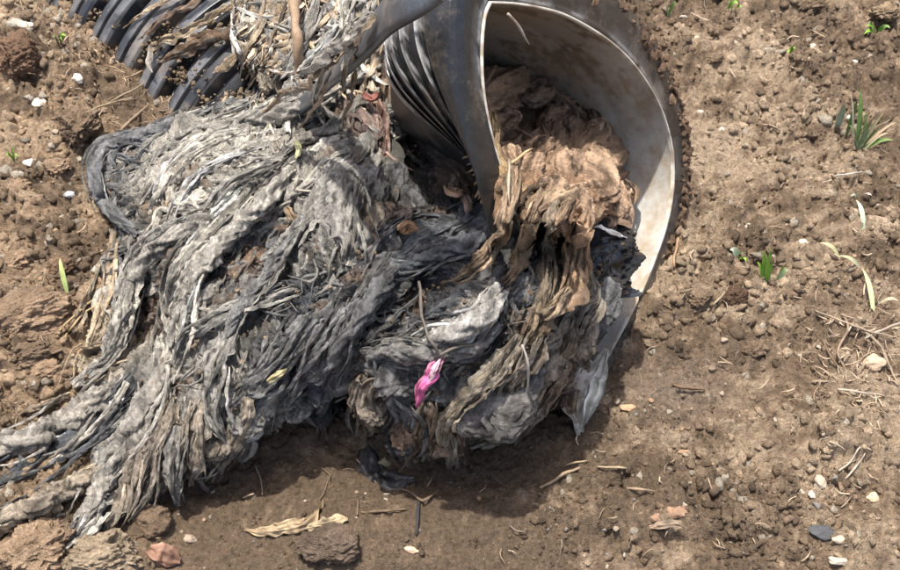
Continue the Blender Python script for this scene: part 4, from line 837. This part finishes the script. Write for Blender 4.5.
# dark film bag in the mouth
V, Fc, c = strip_arrays([(592,236,.0),(606,250,.012),(618,268,.012),(630,292,-.002)], 46, (.022,.024,.028), seed=31, mattone=(.20, .16, .13), amp=.55, pleats=5, curl=.5, twist=.5, rough=.33, ncross=31, dens=1.4, taper=(.7,.5), streak=.5)
tag(centred('dark_bag', V, Fc, c, M_film), 'crumpled black plastic bag tucked low in the pipe mouth under the brown clump', 'plastic bag')
V, Fc, c = strip_arrays([(588,226,.024),(600,226,.028),(614,232,.028),(626,238,.02)], 5, (.42,.40,.36), seed=32, mattone=(.20, .16, .13), amp=.25, curl=.3, rough=.5, ncross=7, surf=mzs)
tag(centred('white_scrap', V, Fc, c, M_film), 'narrow white plastic scrap poking out above the crumpled black bag', 'plastic scrap')
# pink scrap
PK = root('pink_wrapper', tuple(at(430., 385., float(hsurf(430, 385)) + .02)), label='small crumpled bright pink wrapper caught on the dark rags', category='wrapper')
strip(PK, [(443,358,.026),(436,366,.03),(428,376,.032),(421,388,.03),(417,406,.026)], 12, (.50,.10,.25), name='wrapper_sheet', mat=M_film, seed=51, mattone=(.20, .16, .13), amp=.6, pleats=3, curl=.2, twist=.6, taper=(.3,.3), rough=.4, ncross=13, dens=1.6, streak=.25)
strip(PK, [(441,360,.03),(433,370,.036),(430,378,.034),(418,392,.031)], 5, (.72,.48,.55), name='wrapper_fold', mat=M_film, seed=52, mattone=(.20, .16, .13), amp=.5, curl=.4, twist=.5, rough=.4, dens=1.6)
# roots, sticks on and in the heap
def stick(label, path, rad, base, name='twig', cat='twig', **kw):
    return tag(tubeobj(name, path, rad, base, **kw), label, cat)
stick('stiff brown stick standing upright among the tan rags at the top', [(291,-30,.06),(294,10,.055),(298,45,.045),(297,78,.01)], 5, (.25,.175,.115), k=10, wob=1.2, taper=(1,.8), lump=.25)
stick('thin dark root curving over the rags above the pink wrapper', [(419,282,.022),(420,305,.028),(424,325,.03),(434,345,.03),(440,354,.03),(455,348,.03),(478,342,.026),(492,325,.026),(502,308,.02)], 1.3, (.11,.095,.08), name='root', cat='root', wob=1.5)
stick('pale twig hanging inside the dark top of the pipe mouth', [(508,14,.40),(516,24,.385),(524,36,.37),(529,44,.36)], 1.2, (.36,.30,.24), surf='abs', wob=.8)
stick('tan forked stalk lying across the brown clump at the rim', [(512,163,.02),(522,155,.03),(532,148,.035)], 1.4, (.50,.36,.20), surf=mouthz)
stick('pale pointed stalk hanging down beside the pipe rim', [(509,160,.03),(508,180,.04),(509,205,.04)], 1.0, (.36,.30,.22), surf=mouthz, taper=(1,.15))
stick('white wiry strand bowed across the lowest rags near the torn flap', [(522,345,.03),(528,370,.04),(525,395,.04),(510,415,.035),(492,432,.02)], 1.0, (.36,.33,.28), name='strand', cat='strand')
stick('reddish leaf stalk resting in the dark hollow under the ridges', [(386,152,.02),(395,162,.024),(414,170,.02)], 2.2, (.42,.30,.25), taper=(.5,.3))
stick('straight thin twig lying flat on the grey rags left of the hollow', [(296,190,.02),(312,192,.024),(328,194,.022)], 1.2, (.38,.33,.27))

# ------------------------------------------------------------------ stones, clods
def rock(px, py, w_, h_, base, label, name='stone', cat='stone', seed=0, sub=3, clod=0., sink=.3, zs=.6, mat=None, off=0., group=None, dz=None):
    V, Fc = ICO[sub]; r = np.random.default_rng(seed + 77); V = V.copy()
    for _ in range(7):                                                # broken flat faces
        d = norm(r.standard_normal(3)); k = r.uniform(.55, .85); p = V @ d; V = V - np.outer(np.maximum(0, p - k), d) * .85
    n_ = norm(V); V = V + n_ * (.10 * n3(V, 1.6, seed) + .04 * n3(V, 5, seed + 1))[:, None]
    lump = 0
    if clod:
        lump = .5 * n3(V, 3, seed + 2) + .35 * n3(V, 7, seed + 3) + .28 * n3(V, 15, seed + 4) + .18 * n3(V, 30, seed + 5); V = V + n_ * (clod * lump)[:, None]
    PXW = DIST / F; P = onground(np.array(float(px)), np.array(float(py)), off)
    sx = w_ * PXW / 2; sy = h_ * PXW / 2 * 1.05; a = r.uniform(-.25, .25); V = V * [sx, sy, min(sx, sy) * zs * 1.5 if dz is None else dz]
    V[:, :2] = V[:, :2] @ np.array([[math.cos(a), -math.sin(a)], [math.sin(a), math.cos(a)]])
    V = V + P + [0, 0, V[:, 2].max() * (1 - 2 * sink) * .5]
    c = np.ones((len(V), 4)); c[:, :3] = base; c[:, 3] = .85
    c[:, :3] *= np.clip(1 + .22 * n3(V * 100, .5, seed) + (0.2 * lump if clod else 0), .5, 1.5)[:, None]
    o = centred(name, V, Fc, c, mat or (M_soil if clod else M_stone)); tag(o, label, cat, group); return o
RED = (.46,.325,.215); TANS = (.46,.36,.25); PST = (.46,.42,.35); BRS = (.30,.215,.145)
CL_ = [
 (28,318,78,52,RED,'wide reddish clod at the left edge halfway down',.25),(22,58,52,56,(.30,.19,.125),'round dark red clod below the pale stone at the upper left',.25),
 (98,558,74,40,TANS,'crumbly tan clod at the bottom edge below the rag tails',.3),(34,552,62,46,RED,'reddish clod in the bottom left corner',.3),
 (150,520,36,30,BRS,'smooth brown clod tucked under the hanging rag tails at lower left',.12),(334,545,56,36,(.23,.17,.125),'flattish grey brown clod at the bottom edge near the dry leaf',.15),
 (80,130,44,40,BRS,'brown clod between the ridged pipe and the left edge',.3),(60,168,30,22,RED,'small reddish clod left of the dark rag loop',.3),(30,355,50,24,BRS,'low brown clod under the wide reddish one',.3),
 (50,372,34,22,RED,'small red clod beside the first pale rag tail',.3),(145,75,28,24,BRS,'brown clod against the end of the ridged pipe',.3),(884,14,42,26,(.46,.34,.22),'pale sandy clod in the upper right corner',.3),
 (812,6,46,20,BRS,'dark brown clod at the top edge right of centre',.3),(698,300,24,18,BRS,'dark crumb clod right of the pipe base, nearest the pipe',.3),(735,298,26,20,(.17,.11,.075),'dark clod below the bright green sprout',.3),
 (752,350,24,18,BRS,'brown clod at the lower right edge of the churned patch',.3),(606,402,18,12,TANS,'tan clod just right of the torn flap',.1),(714,60,26,14,BRS,'brown clod near the top right of the pipe rim',.3),
 (140,470,30,20,BRS,'brown clod showing between two hanging rag tails',.2),(15,190,34,26,RED,'reddish clod at the left edge beside the dark rag loop',.3),(62,268,26,18,(.26,.17,.11),'small clod right above the grass blade at left',.3),(15,262,34,22,RED,'clod at the left edge above the wide reddish one',.3)]
for i, (x, y, a, b, c, l, k) in enumerate(CL_): rock(x, y, a, b, c, l, 'soil_clod', 'clod', seed=20 + i, sub=5 if a > 40 else 4, clod=k * .62, sink=.28, zs=.62)
ST = [
 (20,25,34,14,PST,'flat pale stone at the upper left corner'),(32,163,20,10,(.56,.53,.48),'white flat pebble on the soil left of the rag loop'),(78,80,16,14,(.5,.46,.4),'pale grey stone below the ridged pipe'),
 (40,103,18,13,(.52,.45,.36),'cream stone left of the straw below the ridged pipe'),(70,195,14,9,(.36,.37,.38),'blue grey stone left of the rag loop'),(873,363,22,17,(.48,.37,.26),'tan stone in the dry stems at the right edge'),
 (872,498,12,9,(.50,.38,.25),'tan stone in the little pebble cluster at lower right'),(840,540,16,8,(.46,.38,.29),'tan stone touching the dark slate at lower right'),(678,512,18,13,(.31,.20,.13),'orange brown stone above the pale leaf at lower right'),
 (656,518,11,8,(.28,.18,.12),'small orange stone left of the larger orange brown one'),(684,452,11,6,(.34,.22,.14),'orange stone in the middle of the lower right soil'),(628,408,14,7,(.50,.33,.2),'orange tan stone right of the torn flap'),
 (803,243,10,8,(.56,.46,.35),'cream pebble right of the green sprout'),(748,227,8,8,(.66,.60,.48),'round cream pebble above the two-leaf seedling'),(683,17,12,6,PST,'white pebble near the top edge right of the pipe'),
 (716,40,10,8,(.56,.47,.37),'cream pebble second below the top edge right of the pipe'),(697,39,9,8,(.45,.36,.28),'tan pebble beside the cream one near the top'),(385,462,12,10,(.30,.26,.17),'small square olive stone in the black mud under the heap'),
 (413,551,14,7,(.52,.36,.25),'pink tan pebble at the bottom edge centre'),(838,562,16,8,(.48,.42,.34),'pale stone at the bottom edge of the right side'),(820,483,10,14,(.50,.42,.33),'upright cream stone left of the pebble cluster'),
 (812,495,7,7,PST,'bright white chip left of the pebble cluster'),(700,112,9,5,PST,'small white pebble near the pipe rim, lower of a close pair'),(722,130,8,6,(.48,.45,.40),'white chip right of the pipe rim'),(190,540,14,8,(.3,.24,.18),'brown pebble by the reddish leaf at the bottom left'),
 (126,552,18,9,(.50,.45,.37),'pale stone pressed into the tan clod at the bottom'),(848,118,7,8,PST,'white pebble left of the big grass tuft'),(855,62,7,6,PST,'small white pebble above the grass tuft'),(812,47,10,8,(.62,.55,.46),'cream pebble in the upper right soil')]
for i, (x, y, a, b, c, l) in enumerate(ST): rock(x, y, a, b, c, l, seed=120 + i, sub=3, sink=.3, zs=.55)
SL = [(822,534,26,13,(.075,.076,.080),'dark blue grey slate chip at lower right')]
for i, (x, y, a, b, c, l) in enumerate(SL): rock(x, y, a, b, c, l, seed=170 + i, sub=3, sink=.2, zs=.5)
# pebbles, individually
PR = np.random.default_rng(9); protos = []
for k in range(7):
    V, Fc = ICO[1]; V = V.copy()
    for _ in range(5):
        d = norm(PR.standard_normal(3)); p = V @ d; V = V - np.outer(np.maximum(0, p - .52), d)
    V = V * [1, PR.uniform(.6, .95), PR.uniform(.4, .7)]; c = np.ones((len(V), 4)); c[:, :3] = .8 * np.array([(.46,.40,.32),(.38,.30,.22),(.34,.24,.16),(.44,.40,.33),(.26,.24,.22),(.40,.27,.17),(.42,.34,.26)][k]); c[:, 3] = .8
    me = mesh('pebble', V, Fc, c, True); me.materials.append(M_stone); protos.append(me)
def onheap(x, y): return inside(POLY, np.array([x - 0.]), np.array([y - 0.]))[0] or (470 < x < 700 and y < 230 + (700 - x) * .2 and x < 705) or (590 < x < 700 and 200 < y < 330 and x + (y - 200) * .62 < 690) or (80 < x < 240 and y < x - 60)
k = 0
while k < 120:
    u = PR.random()
    if u < .34: x, y = PR.uniform(700, 900), PR.uniform(0, 570)
    elif u < .42: x, y = PR.normal(862, 34), PR.normal(490, 36)
    elif u < .66: x, y = PR.uniform(0, 110), PR.uniform(60, 400)
    elif u < .83: x, y = PR.uniform(120, 620), PR.uniform(470, 568)
    else: x, y = PR.uniform(580, 800), PR.uniform(380, 568)
    if onheap(x, y) or not (0 < x < 900 and 0 < y < 570): continue
    P = onground(np.array(x), np.array(y)); o = bpy.data.objects.new('pebble', protos[PR.integers(7)]); COL.objects.link(o)
    s = (.0019 + .0030 * PR.random() ** 2.6) * (1.15 if x > 600 or x < 120 else .85); o.location = P + [0, 0, s * .15]; o.scale = (s, s, s); o.rotation_euler = (PR.uniform(-.4, .4), PR.uniform(-.4, .4), PR.uniform(0, 6.28))
    side_ = 'right of the pipe' if x > 600 else ('left of the heap' if x < 120 else 'below the heap')
    tag(o, {'right of the pipe': 'tiny loose pebble on the bare soil right of the pipe', 'left of the heap': 'tiny loose pebble on the rough soil left of the rags', 'below the heap': 'tiny loose pebble on the dark moist soil below the rags'}[side_], 'pebble', 'tiny pebbles ' + side_); k += 1

_, kk, Pk, szk = CAKE; V0, F0 = ICO[0]; r__ = np.random.default_rng(2); nck = len(kk)
VV = V0[None] * (1 + .4 * r__.standard_normal((nck, 12, 1)).clip(-1, 1)) * szk[:, None, None] + Pk[:, None]
cc = np.array([[.27, .18, .12]]) * r__.uniform(.45, 1.3, (nck, 1)); cc = np.concatenate([cc, np.full((nck, 1), .95)], 1)
part('caked_soil', mesh('caked_soil', VV.reshape(-1, 3), (F0[None] + 12 * np.arange(nck)[:, None, None]).reshape(-1, 3), np.repeat(cc[:, None], 12, 1).reshape(-1, 4), False), M_soil, PIPE, kind='stuff')
# loose soil crumbs: uncountable
CR = np.random.default_rng(21); V0, F0 = ICO[0]; n = 36000
xs = CR.uniform(-40, 940, n * 3); ys = CR.uniform(-40, 600, n * 3)
Pq = at(xs, ys, np.zeros(n * 3)); _, rgh, qx, qy = ground_detail(Pq[:, 0], Pq[:, 1])
clump = smooth(fbm(Pq[:, 0] * 14, Pq[:, 1] * 14, 3, 3), -.5, .7)
keep = CR.random(n * 3) < np.clip(rgh * (.25 + clump) * .9, .16, 1); xs, ys = xs[keep][:n], ys[keep][:n]; n = len(xs)
Pq = at(xs, ys, np.zeros(n)); zq = gz(Pq[:, 0], Pq[:, 1]); Pq[:, 2] = zq
_, rgh, qx, qy = ground_detail(Pq[:, 0], Pq[:, 1])
sz = .0007 + .0062 * CR.random(n) ** 5 * (.3 + rgh * .8)
VV = V0[None] * (1 + .42 * CR.standard_normal((n, 12, 1)).clip(-1.3, 1.3)) * (sz[:, None, None] * CR.uniform(.5, 1.2, (n, 1, 3)))
VV = VV + Pq[:, None] + np.array([0, 0, 1]) * (sz * -.12)[:, None, None]
cc, _ = soilcol(Pq[:, 0], Pq[:, 1], qx, qy); cc = cc * CR.uniform(.65, 1.45, (n, 1)); pale = CR.random(n) < .04 + .10 * (xs < 230); cc[pale] = np.array([.54, .47, .37]) * CR.uniform(.8, 1.2, (pale.sum(), 1))
cc = np.concatenate([cc, np.full((n, 1), .95)], 1); CCv = np.repeat(cc[:, None], 12, 1).reshape(-1, 4)
FF = (F0[None] + 12 * np.arange(n)[:, None, None]).reshape(-1, 3)
obj('soil_crumbs', mesh('soil_crumbs', VV.reshape(-1, 3), FF, CCv, True), M_soil, kind='stuff')
# crumbs of dirt lying on the cloth heap and in the mouth
n = 2200; xs = CR.uniform(70, 640, n); ys = CR.uniform(0, 470, n); ok = np.array([bool(MK(a, b)) for a, b in zip(xs, ys)]) & ~((xs > 500) & (ys < 230)); xs, ys = xs[ok], ys[ok]; n = len(xs)
Ph = at(xs, ys, hsurf(xs, ys) + CR.uniform(.002, .012, n)); sz = .0006 + .0022 * CR.random(n) ** 3
VV = V0[None] * (1 + .35 * CR.standard_normal((n, 12, 1)).clip(-1, 1)) * sz[:, None, None] + Ph[:, None]
cc = np.array([[.32, .24, .16]]) * CR.uniform(.5, 1.7, (n, 1)); cc = np.concatenate([cc, np.full((n, 1), .95)], 1)
part('dirt_specks', mesh('dirt_specks', VV.reshape(-1, 3), (F0[None] + 12 * np.arange(n)[:, None, None]).reshape(-1, 3), np.repeat(cc[:, None], 12, 1).reshape(-1, 4), False), M_soil, HEAP, kind='stuff')

# ------------------------------------------------------------------ straws, stems, leaves, grass
gs = lambda x, y: onground(np.asarray(x, float), np.asarray(y, float))[..., 2]
DRYC = (.40, .32, .22); DRK = (.24, .17, .11)
SW = [
 ([(60,118),(85,112),(105,104),(135,96)], 2.0, DRYC, 'pale dry straw lying below the ridged pipe'),([(105,105),(130,92),(150,80),(160,72)], 1.6, DRYC, 'thin dry stem leaning to the end of the ridged pipe'),
 ([(118,132),(135,118),(148,104)], 3.0, (.34,.25,.17), 'brown root just above the dark rag loop'),([(830,175),(848,174),(865,172)], 1.4, (.70,.66,.58), 'short straight white straw below the big grass tuft'),
 ([(760,52),(775,42),(785,38)], 1.2, DRYC, 'short bent straw near the top edge right of centre'),([(840,470),(852,460),(860,446),(872,450)], 1.4, (.6,.5,.4), 'pale forked twig above the pebble cluster'),
 ([(540,487),(556,480),(572,470),(580,467)], 2.2, (.50,.37,.23), 'tan twig right of the lowest rag tail'),([(565,466),(575,462),(586,460)], 1.6, (.62,.47,.28), 'short yellow straw above the tan twig'),
 ([(598,466),(614,467),(628,468)], 1.6, (.55,.43,.28), 'pale straw splinter right of the tan twig'),([(624,488),(640,490),(655,492)], 1.6, (.45,.33,.22), 'brown twig below the pale straw splinter'),
 ([(360,512),(385,511),(408,510)], 1.6, DRK, 'straight brown twig on the moist soil near the dry leaf'),([(419,500),(418,515),(416,535)], 2.0, (.06,.06,.06), 'black upright twig stuck in the moist soil'),
 ([(400,488),(415,495),(426,500),(442,488)], 1.6, DRK, 'curved root just below the lowest rag tail'),([(357,498),(358,514)], 1.5, DRK, 'short stub twig at the end of the straight brown twig'),
 ([(672,384),(690,388),(706,390)], 2.0, (.25,.16,.10), 'brown root above the cracked smooth patch'),([(680,226),(678,242),(673,258),(674,270)], 2.0, (.50,.32,.2), 'reddish root hanging in the soil against the pipe'),
 ([(676,305),(684,296),(688,288)], 1.4, DRYC, 'tiny straw in the churned soil beside the pipe'),([(714,305),(722,296),(728,286)], 1.6, DRYC, 'bent straw beside the dark clod'),
 ([(845,368),(838,350),(848,330),(842,312)], 1.8, (.40,.29,.20), 'crooked brown stem left of the tan stone'),([(815,310),(840,320),(865,330),(900,340)], 1.6, (.46,.36,.26), 'long dry stem running to the right edge'),
 ([(855,325),(880,345),(893,375),(900,385)], 2.2, (.44,.34,.24), 'thick dry stem curving to the right edge'),([(865,338),(880,330),(905,322)], 1.8, (.55,.46,.36), 'upper pale dry stem at the right edge'),
 ([(822,340),(835,360),(842,372)], 1.4, DRK, 'short dark stem in the dry stems'),([(838,390),(858,392),(885,396)], 1.6, (.6,.52,.42), 'bleached stem below the tan stone'),([(845,480),(855,468),(866,452)], 1.4, (.62,.54,.44), 'bleached straight twig above the pebble cluster'),
 ([(870,130),(882,124),(895,116)], 1.2, DRYC, 'thin dry stem right of the grass tuft'),([(828,172),(838,178),(840,186)], 1.2, DRYC, 'thin curled straw below the grass tuft'),
 ([(20,-5),(30,30),(48,45)], 1.4, DRYC, 'straw over the pale stone in the upper left'),([(185,48),(160,62),(140,72),(120,80)], 2.0, (.40,.28,.19), 'brown stem lying against the ridged pipe'),
 ([(60,330),(80,310),(95,300)], 2.0, (.55,.41,.22), 'yellow straw tuft end beside the wide reddish clod'),([(64,340),(82,316),(97,306)], 1.6, (.55,.41,.22), 'lower yellow straw beside the wide reddish clod'),
 ([(255,460),(260,480),(262,495)], .9, DRYC, 'hair thin root hanging over the moist soil'),([(320,500),(330,478),(322,468)], 1.0, DRK, 'thin root under the heap front')]
for i, (p, r, c, l) in enumerate(SW): stick(l, [(a, b, .003 + (.004 if 0 < j < len(p) - 1 else 0)) for j, (a, b) in enumerate(p)], r * .66, tuple(np.array(c) * .6), name='straw', cat='straw', seed=i, surf=gs, wob=1.3, k=6, taper=(.8, .7))
LT = np.random.default_rng(3)
for k in range(520):
    u = LT.random()
    if u < .3: x, y = LT.normal(855, 35), LT.normal(355, 32)
    elif u < .5: x, y = LT.uniform(60, 200), LT.uniform(40, 130)
    elif u < .75: x, y = LT.uniform(600, 900), LT.uniform(0, 570)
    else: x, y = LT.uniform(0, 900), LT.uniform(0, 570)
    if onheap(x, y) and not (100 < x < 180 and y < 130): continue
    a = LT.uniform(0, 6.28); L = LT.uniform(4, 20); cv = LT.uniform(-.8, .8); pts = [(x, y, .003)]
    for q in range(2): a += cv; pts.append((pts[-1][0] + L / 2 * math.cos(a), pts[-1][1] + L / 2 * math.sin(a) * .8, .004 + LT.uniform(0, .004)))
    acc(*tube_arrays(pts, LT.uniform(.35, .85), np.array(LT.choice([0, 1])) * np.array(DRYC) * .5 + np.array(DRK) + .08 * LT.random(), seed=k, k=3, surf=gs, dens=5))
flush('plant_litter', M_plant, kind='stuff')
# dry roots around upper left of the heap
for k in range(230):
    x = LT.uniform(228, 385); y = LT.uniform(-25, 85)
    if y > 118 - .30 * (x - 225): continue
    a = LT.normal(2.2, .55); cv = LT.uniform(-.18, .18); pts = [(x, y, .004)]
    for q in range(LT.integers(5, 12)): a += cv; pts.append((pts[-1][0] + 8 * math.cos(a), pts[-1][1] + 8 * math.sin(a), .008 + LT.uniform(0, .014)))
    pts = [q for q in pts if MK(q[0], q[1])]
    if len(pts) < 4: continue
    pts[-1] = (pts[-1][0], pts[-1][1], -.004); cb_ = (np.array(LTAN) if LT.random() < .45 else np.array(GREY) * 1.1) * LT.uniform(.3, 1.05)
    if k % 3 == 0: acc(*tube_arrays(pts, LT.uniform(.3, 1.0), cb_, seed=k, k=4, dens=4, wob=2.5, lump=.5))
    else: acc(*strip_arrays(pts, LT.uniform(3, 9), cb_, seed=k + 9000, amp=.6, pleats=2.5, curl=.9, twist=.8, ncross=8, dens=3, ragged=.4))
flush('dry_roots', M_plant, HEAP, kind='stuff')

def blade(parent, base_px, tip_px, w_, col, bend=.02, seed=0, rise=.03, name='blade'):
    b = onground(np.array(float(base_px[0])), np.array(float(base_px[1]))); z1 = b[2] + rise + .008; t = at(np.array(float(tip_px[0])), np.array(float(tip_px[1])), np.array(z1)); n = 12
    s = np.linspace(0, 1, n)[:, None]; C = b + (t - b) * s + np.array([0, 0, bend + .004]) * (4 * s * (1 - s)); C = C - [0, 0, .002] * (1 - s)
    T = norm(np.gradient(C, axis=0)); Nn = norm(VW + np.array([.3 * math.sin(seed), 0, .3])); Nn = norm(Nn - T * (T @ Nn)[:, None]); S = np.cross(T, Nn)
    wd = w_ * DIST / F * .5 * np.sin(np.pi * (.12 + .86 * s ** .9)) ; V = np.stack([C - S * wd, C - Nn * wd * .35, C + S * wd], 1)
    c = np.ones((n, 3, 4)); c[..., :3] = np.array(col) * (1 + .25 * s[:, :, None] * [1, 0, -.3]); c[..., 3] = .55
    return part(name, mesh(name, V.reshape(-1, 3), gridfaces(n, 3), c.reshape(-1, 4)), M_plant, parent)
GR1 = (.13, .24, .075); GR2 = (.20, .30, .16); GR3 = (.34, .44, .33); BRT = (.19, .40, .06)
def plant(px, py, label, cat, blades, name='grass_tuft'):
    P = onground(np.array(float(px)), np.array(float(py))); r = root(name, tuple(P), label=label, category=cat)
    for i, (bx_, by_, tx, ty, w_, c, rise) in enumerate(blades): blade(r, (bx_, by_), (tx, ty), w_, c, .004, i, rise)
    return r
plant(860,148,'largest grass tuft with broad green and dry blades at the upper right','grass tuft',[(857,148,860,88,6,GR1,.07),(852,142,851,95,3,(.5,.5,.38),.06),(846,137,857,100,7,GR1,.05),(860,150,893,140,5,GR1,.02),(860,148,884,112,3,(.35,.38,.22),.05),(858,147,873,118,4,GR2,.05),(860,150,896,122,3,DRYC,.03),(862,150,870,120,2.5,GR2,.04),(856,148,862,115,4,GR1,.05),(861,149,880,128,2.5,GR1,.03),(863,150,888,133,2.5,(.4,.38,.25),.02),(858,149,849,125,3,GR2,.03),(861,150,866,108,3,GR1,.05),(861,150,876,106,2,DRYC,.05)])
plant(838,132,'broad pale green leaf standing left of the largest grass tuft','leaf',[(836,132,844,103,9,GR3,.045)],name='grass_leaf')
plant(765,283,'bright green grass sprout right of the pipe in the churned soil','grass sprout',[(763,283,762,250,4,BRT,.04),(765,283,770,248,4,BRT,.045),(766,283,766,255,4,BRT,.04),(762,283,757,262,3,BRT,.02),(767,283,772,262,3,BRT,.03)])
plant(780,278,'small low green sprout just right of the bright green one','grass sprout',[(776,282,788,270,5,GR2,.01),(777,281,784,266,3,BRT,.015)])
plant(735,252,'two-leaf green seedling left of the bright green sprout','seedling',[(738,260,730,250,7,GR3,.008),(738,260,746,262,4,BRT,.006),(738,258,742,254,3,GR1,.008)],name='seedling')
plant(874,315,'long pale green blade arching over the soil at the right','grass blade',[(874,315,862,268,5,(.36,.42,.22),.012),(862,270,838,256,4,(.34,.38,.24),.01),(840,257,819,243,4,(.38,.38,.22),.004),(876,304,898,301,3,(.50,.46,.3),.004)])
plant(860,215,'pale bent grass blade above the long arching one','grass blade',[(864,230,856,200,5,GR3,.008),(857,200,850,197,3,GR3,.004),(857,200,872,196,2.5,(.6,.56,.48),.004)])
plant(672,12,'small green grass sprig at the top edge right of the pipe','grass sprout',[(668,16,676,2,4,GR1,.015),(668,16,664,8,3,GR2,.01)])
plant(733,8,'low bright green weed at the top edge','weed',[(728,8,738,4,5,BRT,.01),(735,10,741,8,4,BRT,.008),(732,9,728,3,4,GR1,.01)],name='weed')
plant(875,31,'spreading green weed in the upper right','weed',[(875,33,866,26,5,BRT,.01),(876,33,890,28,6,GR1,.01),(873,34,864,34,5,BRT,.006),(878,34,886,35,5,BRT,.006),(870,33,869,22,3,GR1,.015)],name='weed')
plant(792,53,'tiny yellow green seedling in the upper right soil','seedling',[(790,54,794,49,5,BRT,.006),(791,55,787,53,4,BRT,.005)],name='seedling')
plant(60,270,'single green grass blade at the left beside the rags','grass blade',[(68,296,60,258,5,(.28,.38,.15),.02)])
plant(14,157,'tiny green sprout left of the white flat pebble','grass sprout',[(14,160,14,148,2.5,BRT,.012),(14,160,7,156,2.5,BRT,.006),(14,160,19,157,2,BRT,.006)])
plant(60,40,'small green sprig near the ridged pipe at the upper left','grass sprout',[(58,42,54,38,4,GR1,.008),(60,42,66,36,4,BRT,.008),(61,43,62,40,3,GR1,.01)])
# dry leaves lying flat
def leaf(px_path, w_, col, label, name='dry_leaf', cat='leaf', seed=0, lift=.006, surf=gs, mat=None, **kw):
    V, Fc, c = strip_arrays([(a, b, lift + (.004 if 0 < i < len(px_path) - 1 else 0)) for i, (a, b) in enumerate(px_path)], w_, col, seed=seed, surf=surf, mat=None, **kw) if False else strip_arrays([(a, b, lift + (.004 if 0 < i < len(px_path) - 1 else 0)) for i, (a, b) in enumerate(px_path)], w_, tuple(np.array(col) * .72), seed=seed, surf=surf, dens=1.8, amp=.5, pleats=3, ncross=13, mattone=tuple(np.array(col) * .5), streak=.2, **kw)
    return tag(centred(name, V, Fc, c, mat or M_plant), label, cat)
leaf([(245,529),(262,532),(285,528),(305,522),(318,508),(321,500)], 10, (.37,.27,.17), 'crinkled pale yellow dry leaf on the moist soil below the heap', seed=61, twist=.4, taper=(.2,.3), ragged=.2)
leaf([(305,527),(325,522),(348,518)], 9, (.55,.43,.27), 'shredded straw coloured leaf end beside the crinkled yellow leaf', seed=62, ragged=.6)
leaf([(148,550),(162,556),(180,560)], 16, (.26,.15,.10), 'curled reddish brown leaf on the soil at the bottom left', seed=63)
leaf([(650,526),(664,524),(680,524),(690,529)], 6, (.46,.35,.24), 'pale arched leaf below the orange brown stone', seed=64, taper=(.3,.2))
leaf([(400,232),(408,226),(418,230)], 10, (.42,.25,.14), 'orange brown leaf on the dark rags in the middle of the heap', seed=65, surf=hsurf, lift=.03)
leaf([(446,186),(455,192),(462,190)], 10, (.42,.26,.17), 'small rusty leaf left of the pipe rim in the dark hollow', seed=66, surf=hsurf, lift=.035)
leaf([(462,192),(468,204),(466,214)], 8, (.32,.23,.18), 'curled brown leaf hanging under the small rusty one', seed=67, surf=hsurf, lift=.03)
leaf([(268,382),(278,376),(285,370)], 6, (.30,.26,.14), 'olive yellow leaf on the rags in the lower middle of the heap', seed=68, surf=hsurf, lift=.024)
leaf([(296,140),(298,150),(295,158)], 5, (.30,.29,.17), 'yellow green leaf bit among the pale rags', seed=69, surf=hsurf, lift=.03)
leaf([(284,208),(290,216),(296,222)], 8, (.36,.25,.15), 'orange tan leaf bit beside the long grey rag strip', seed=70, surf=hsurf, lift=.024)
leaf([(363,92),(372,98),(380,94)], 7, (.20,.08,.06), 'dull red scrap on the brown rags by the plastic shard', seed=71, surf=hsurf, lift=.03)
leaf([(364,516),(366,506)], 0.1, (.3, .2, .1), 'tiny brown husk on the straight twig', seed=73) if False else None
# black mud flap under the heap front
V, Fc, c = strip_arrays([(366,446,.004),(372,470,.006),(392,482,.006),(414,478,.005)], 26, (.03,.032,.034), seed=91, mattone=(.20, .16, .13), surf=gs, amp=.3, pleats=3, curl=.3, twist=.3, rough=.4, ncross=17, dens=1.8)
tag(centred('black_film', V, Fc, c, M_film), 'wet black plastic film on the soil under the front of the heap', 'plastic film')
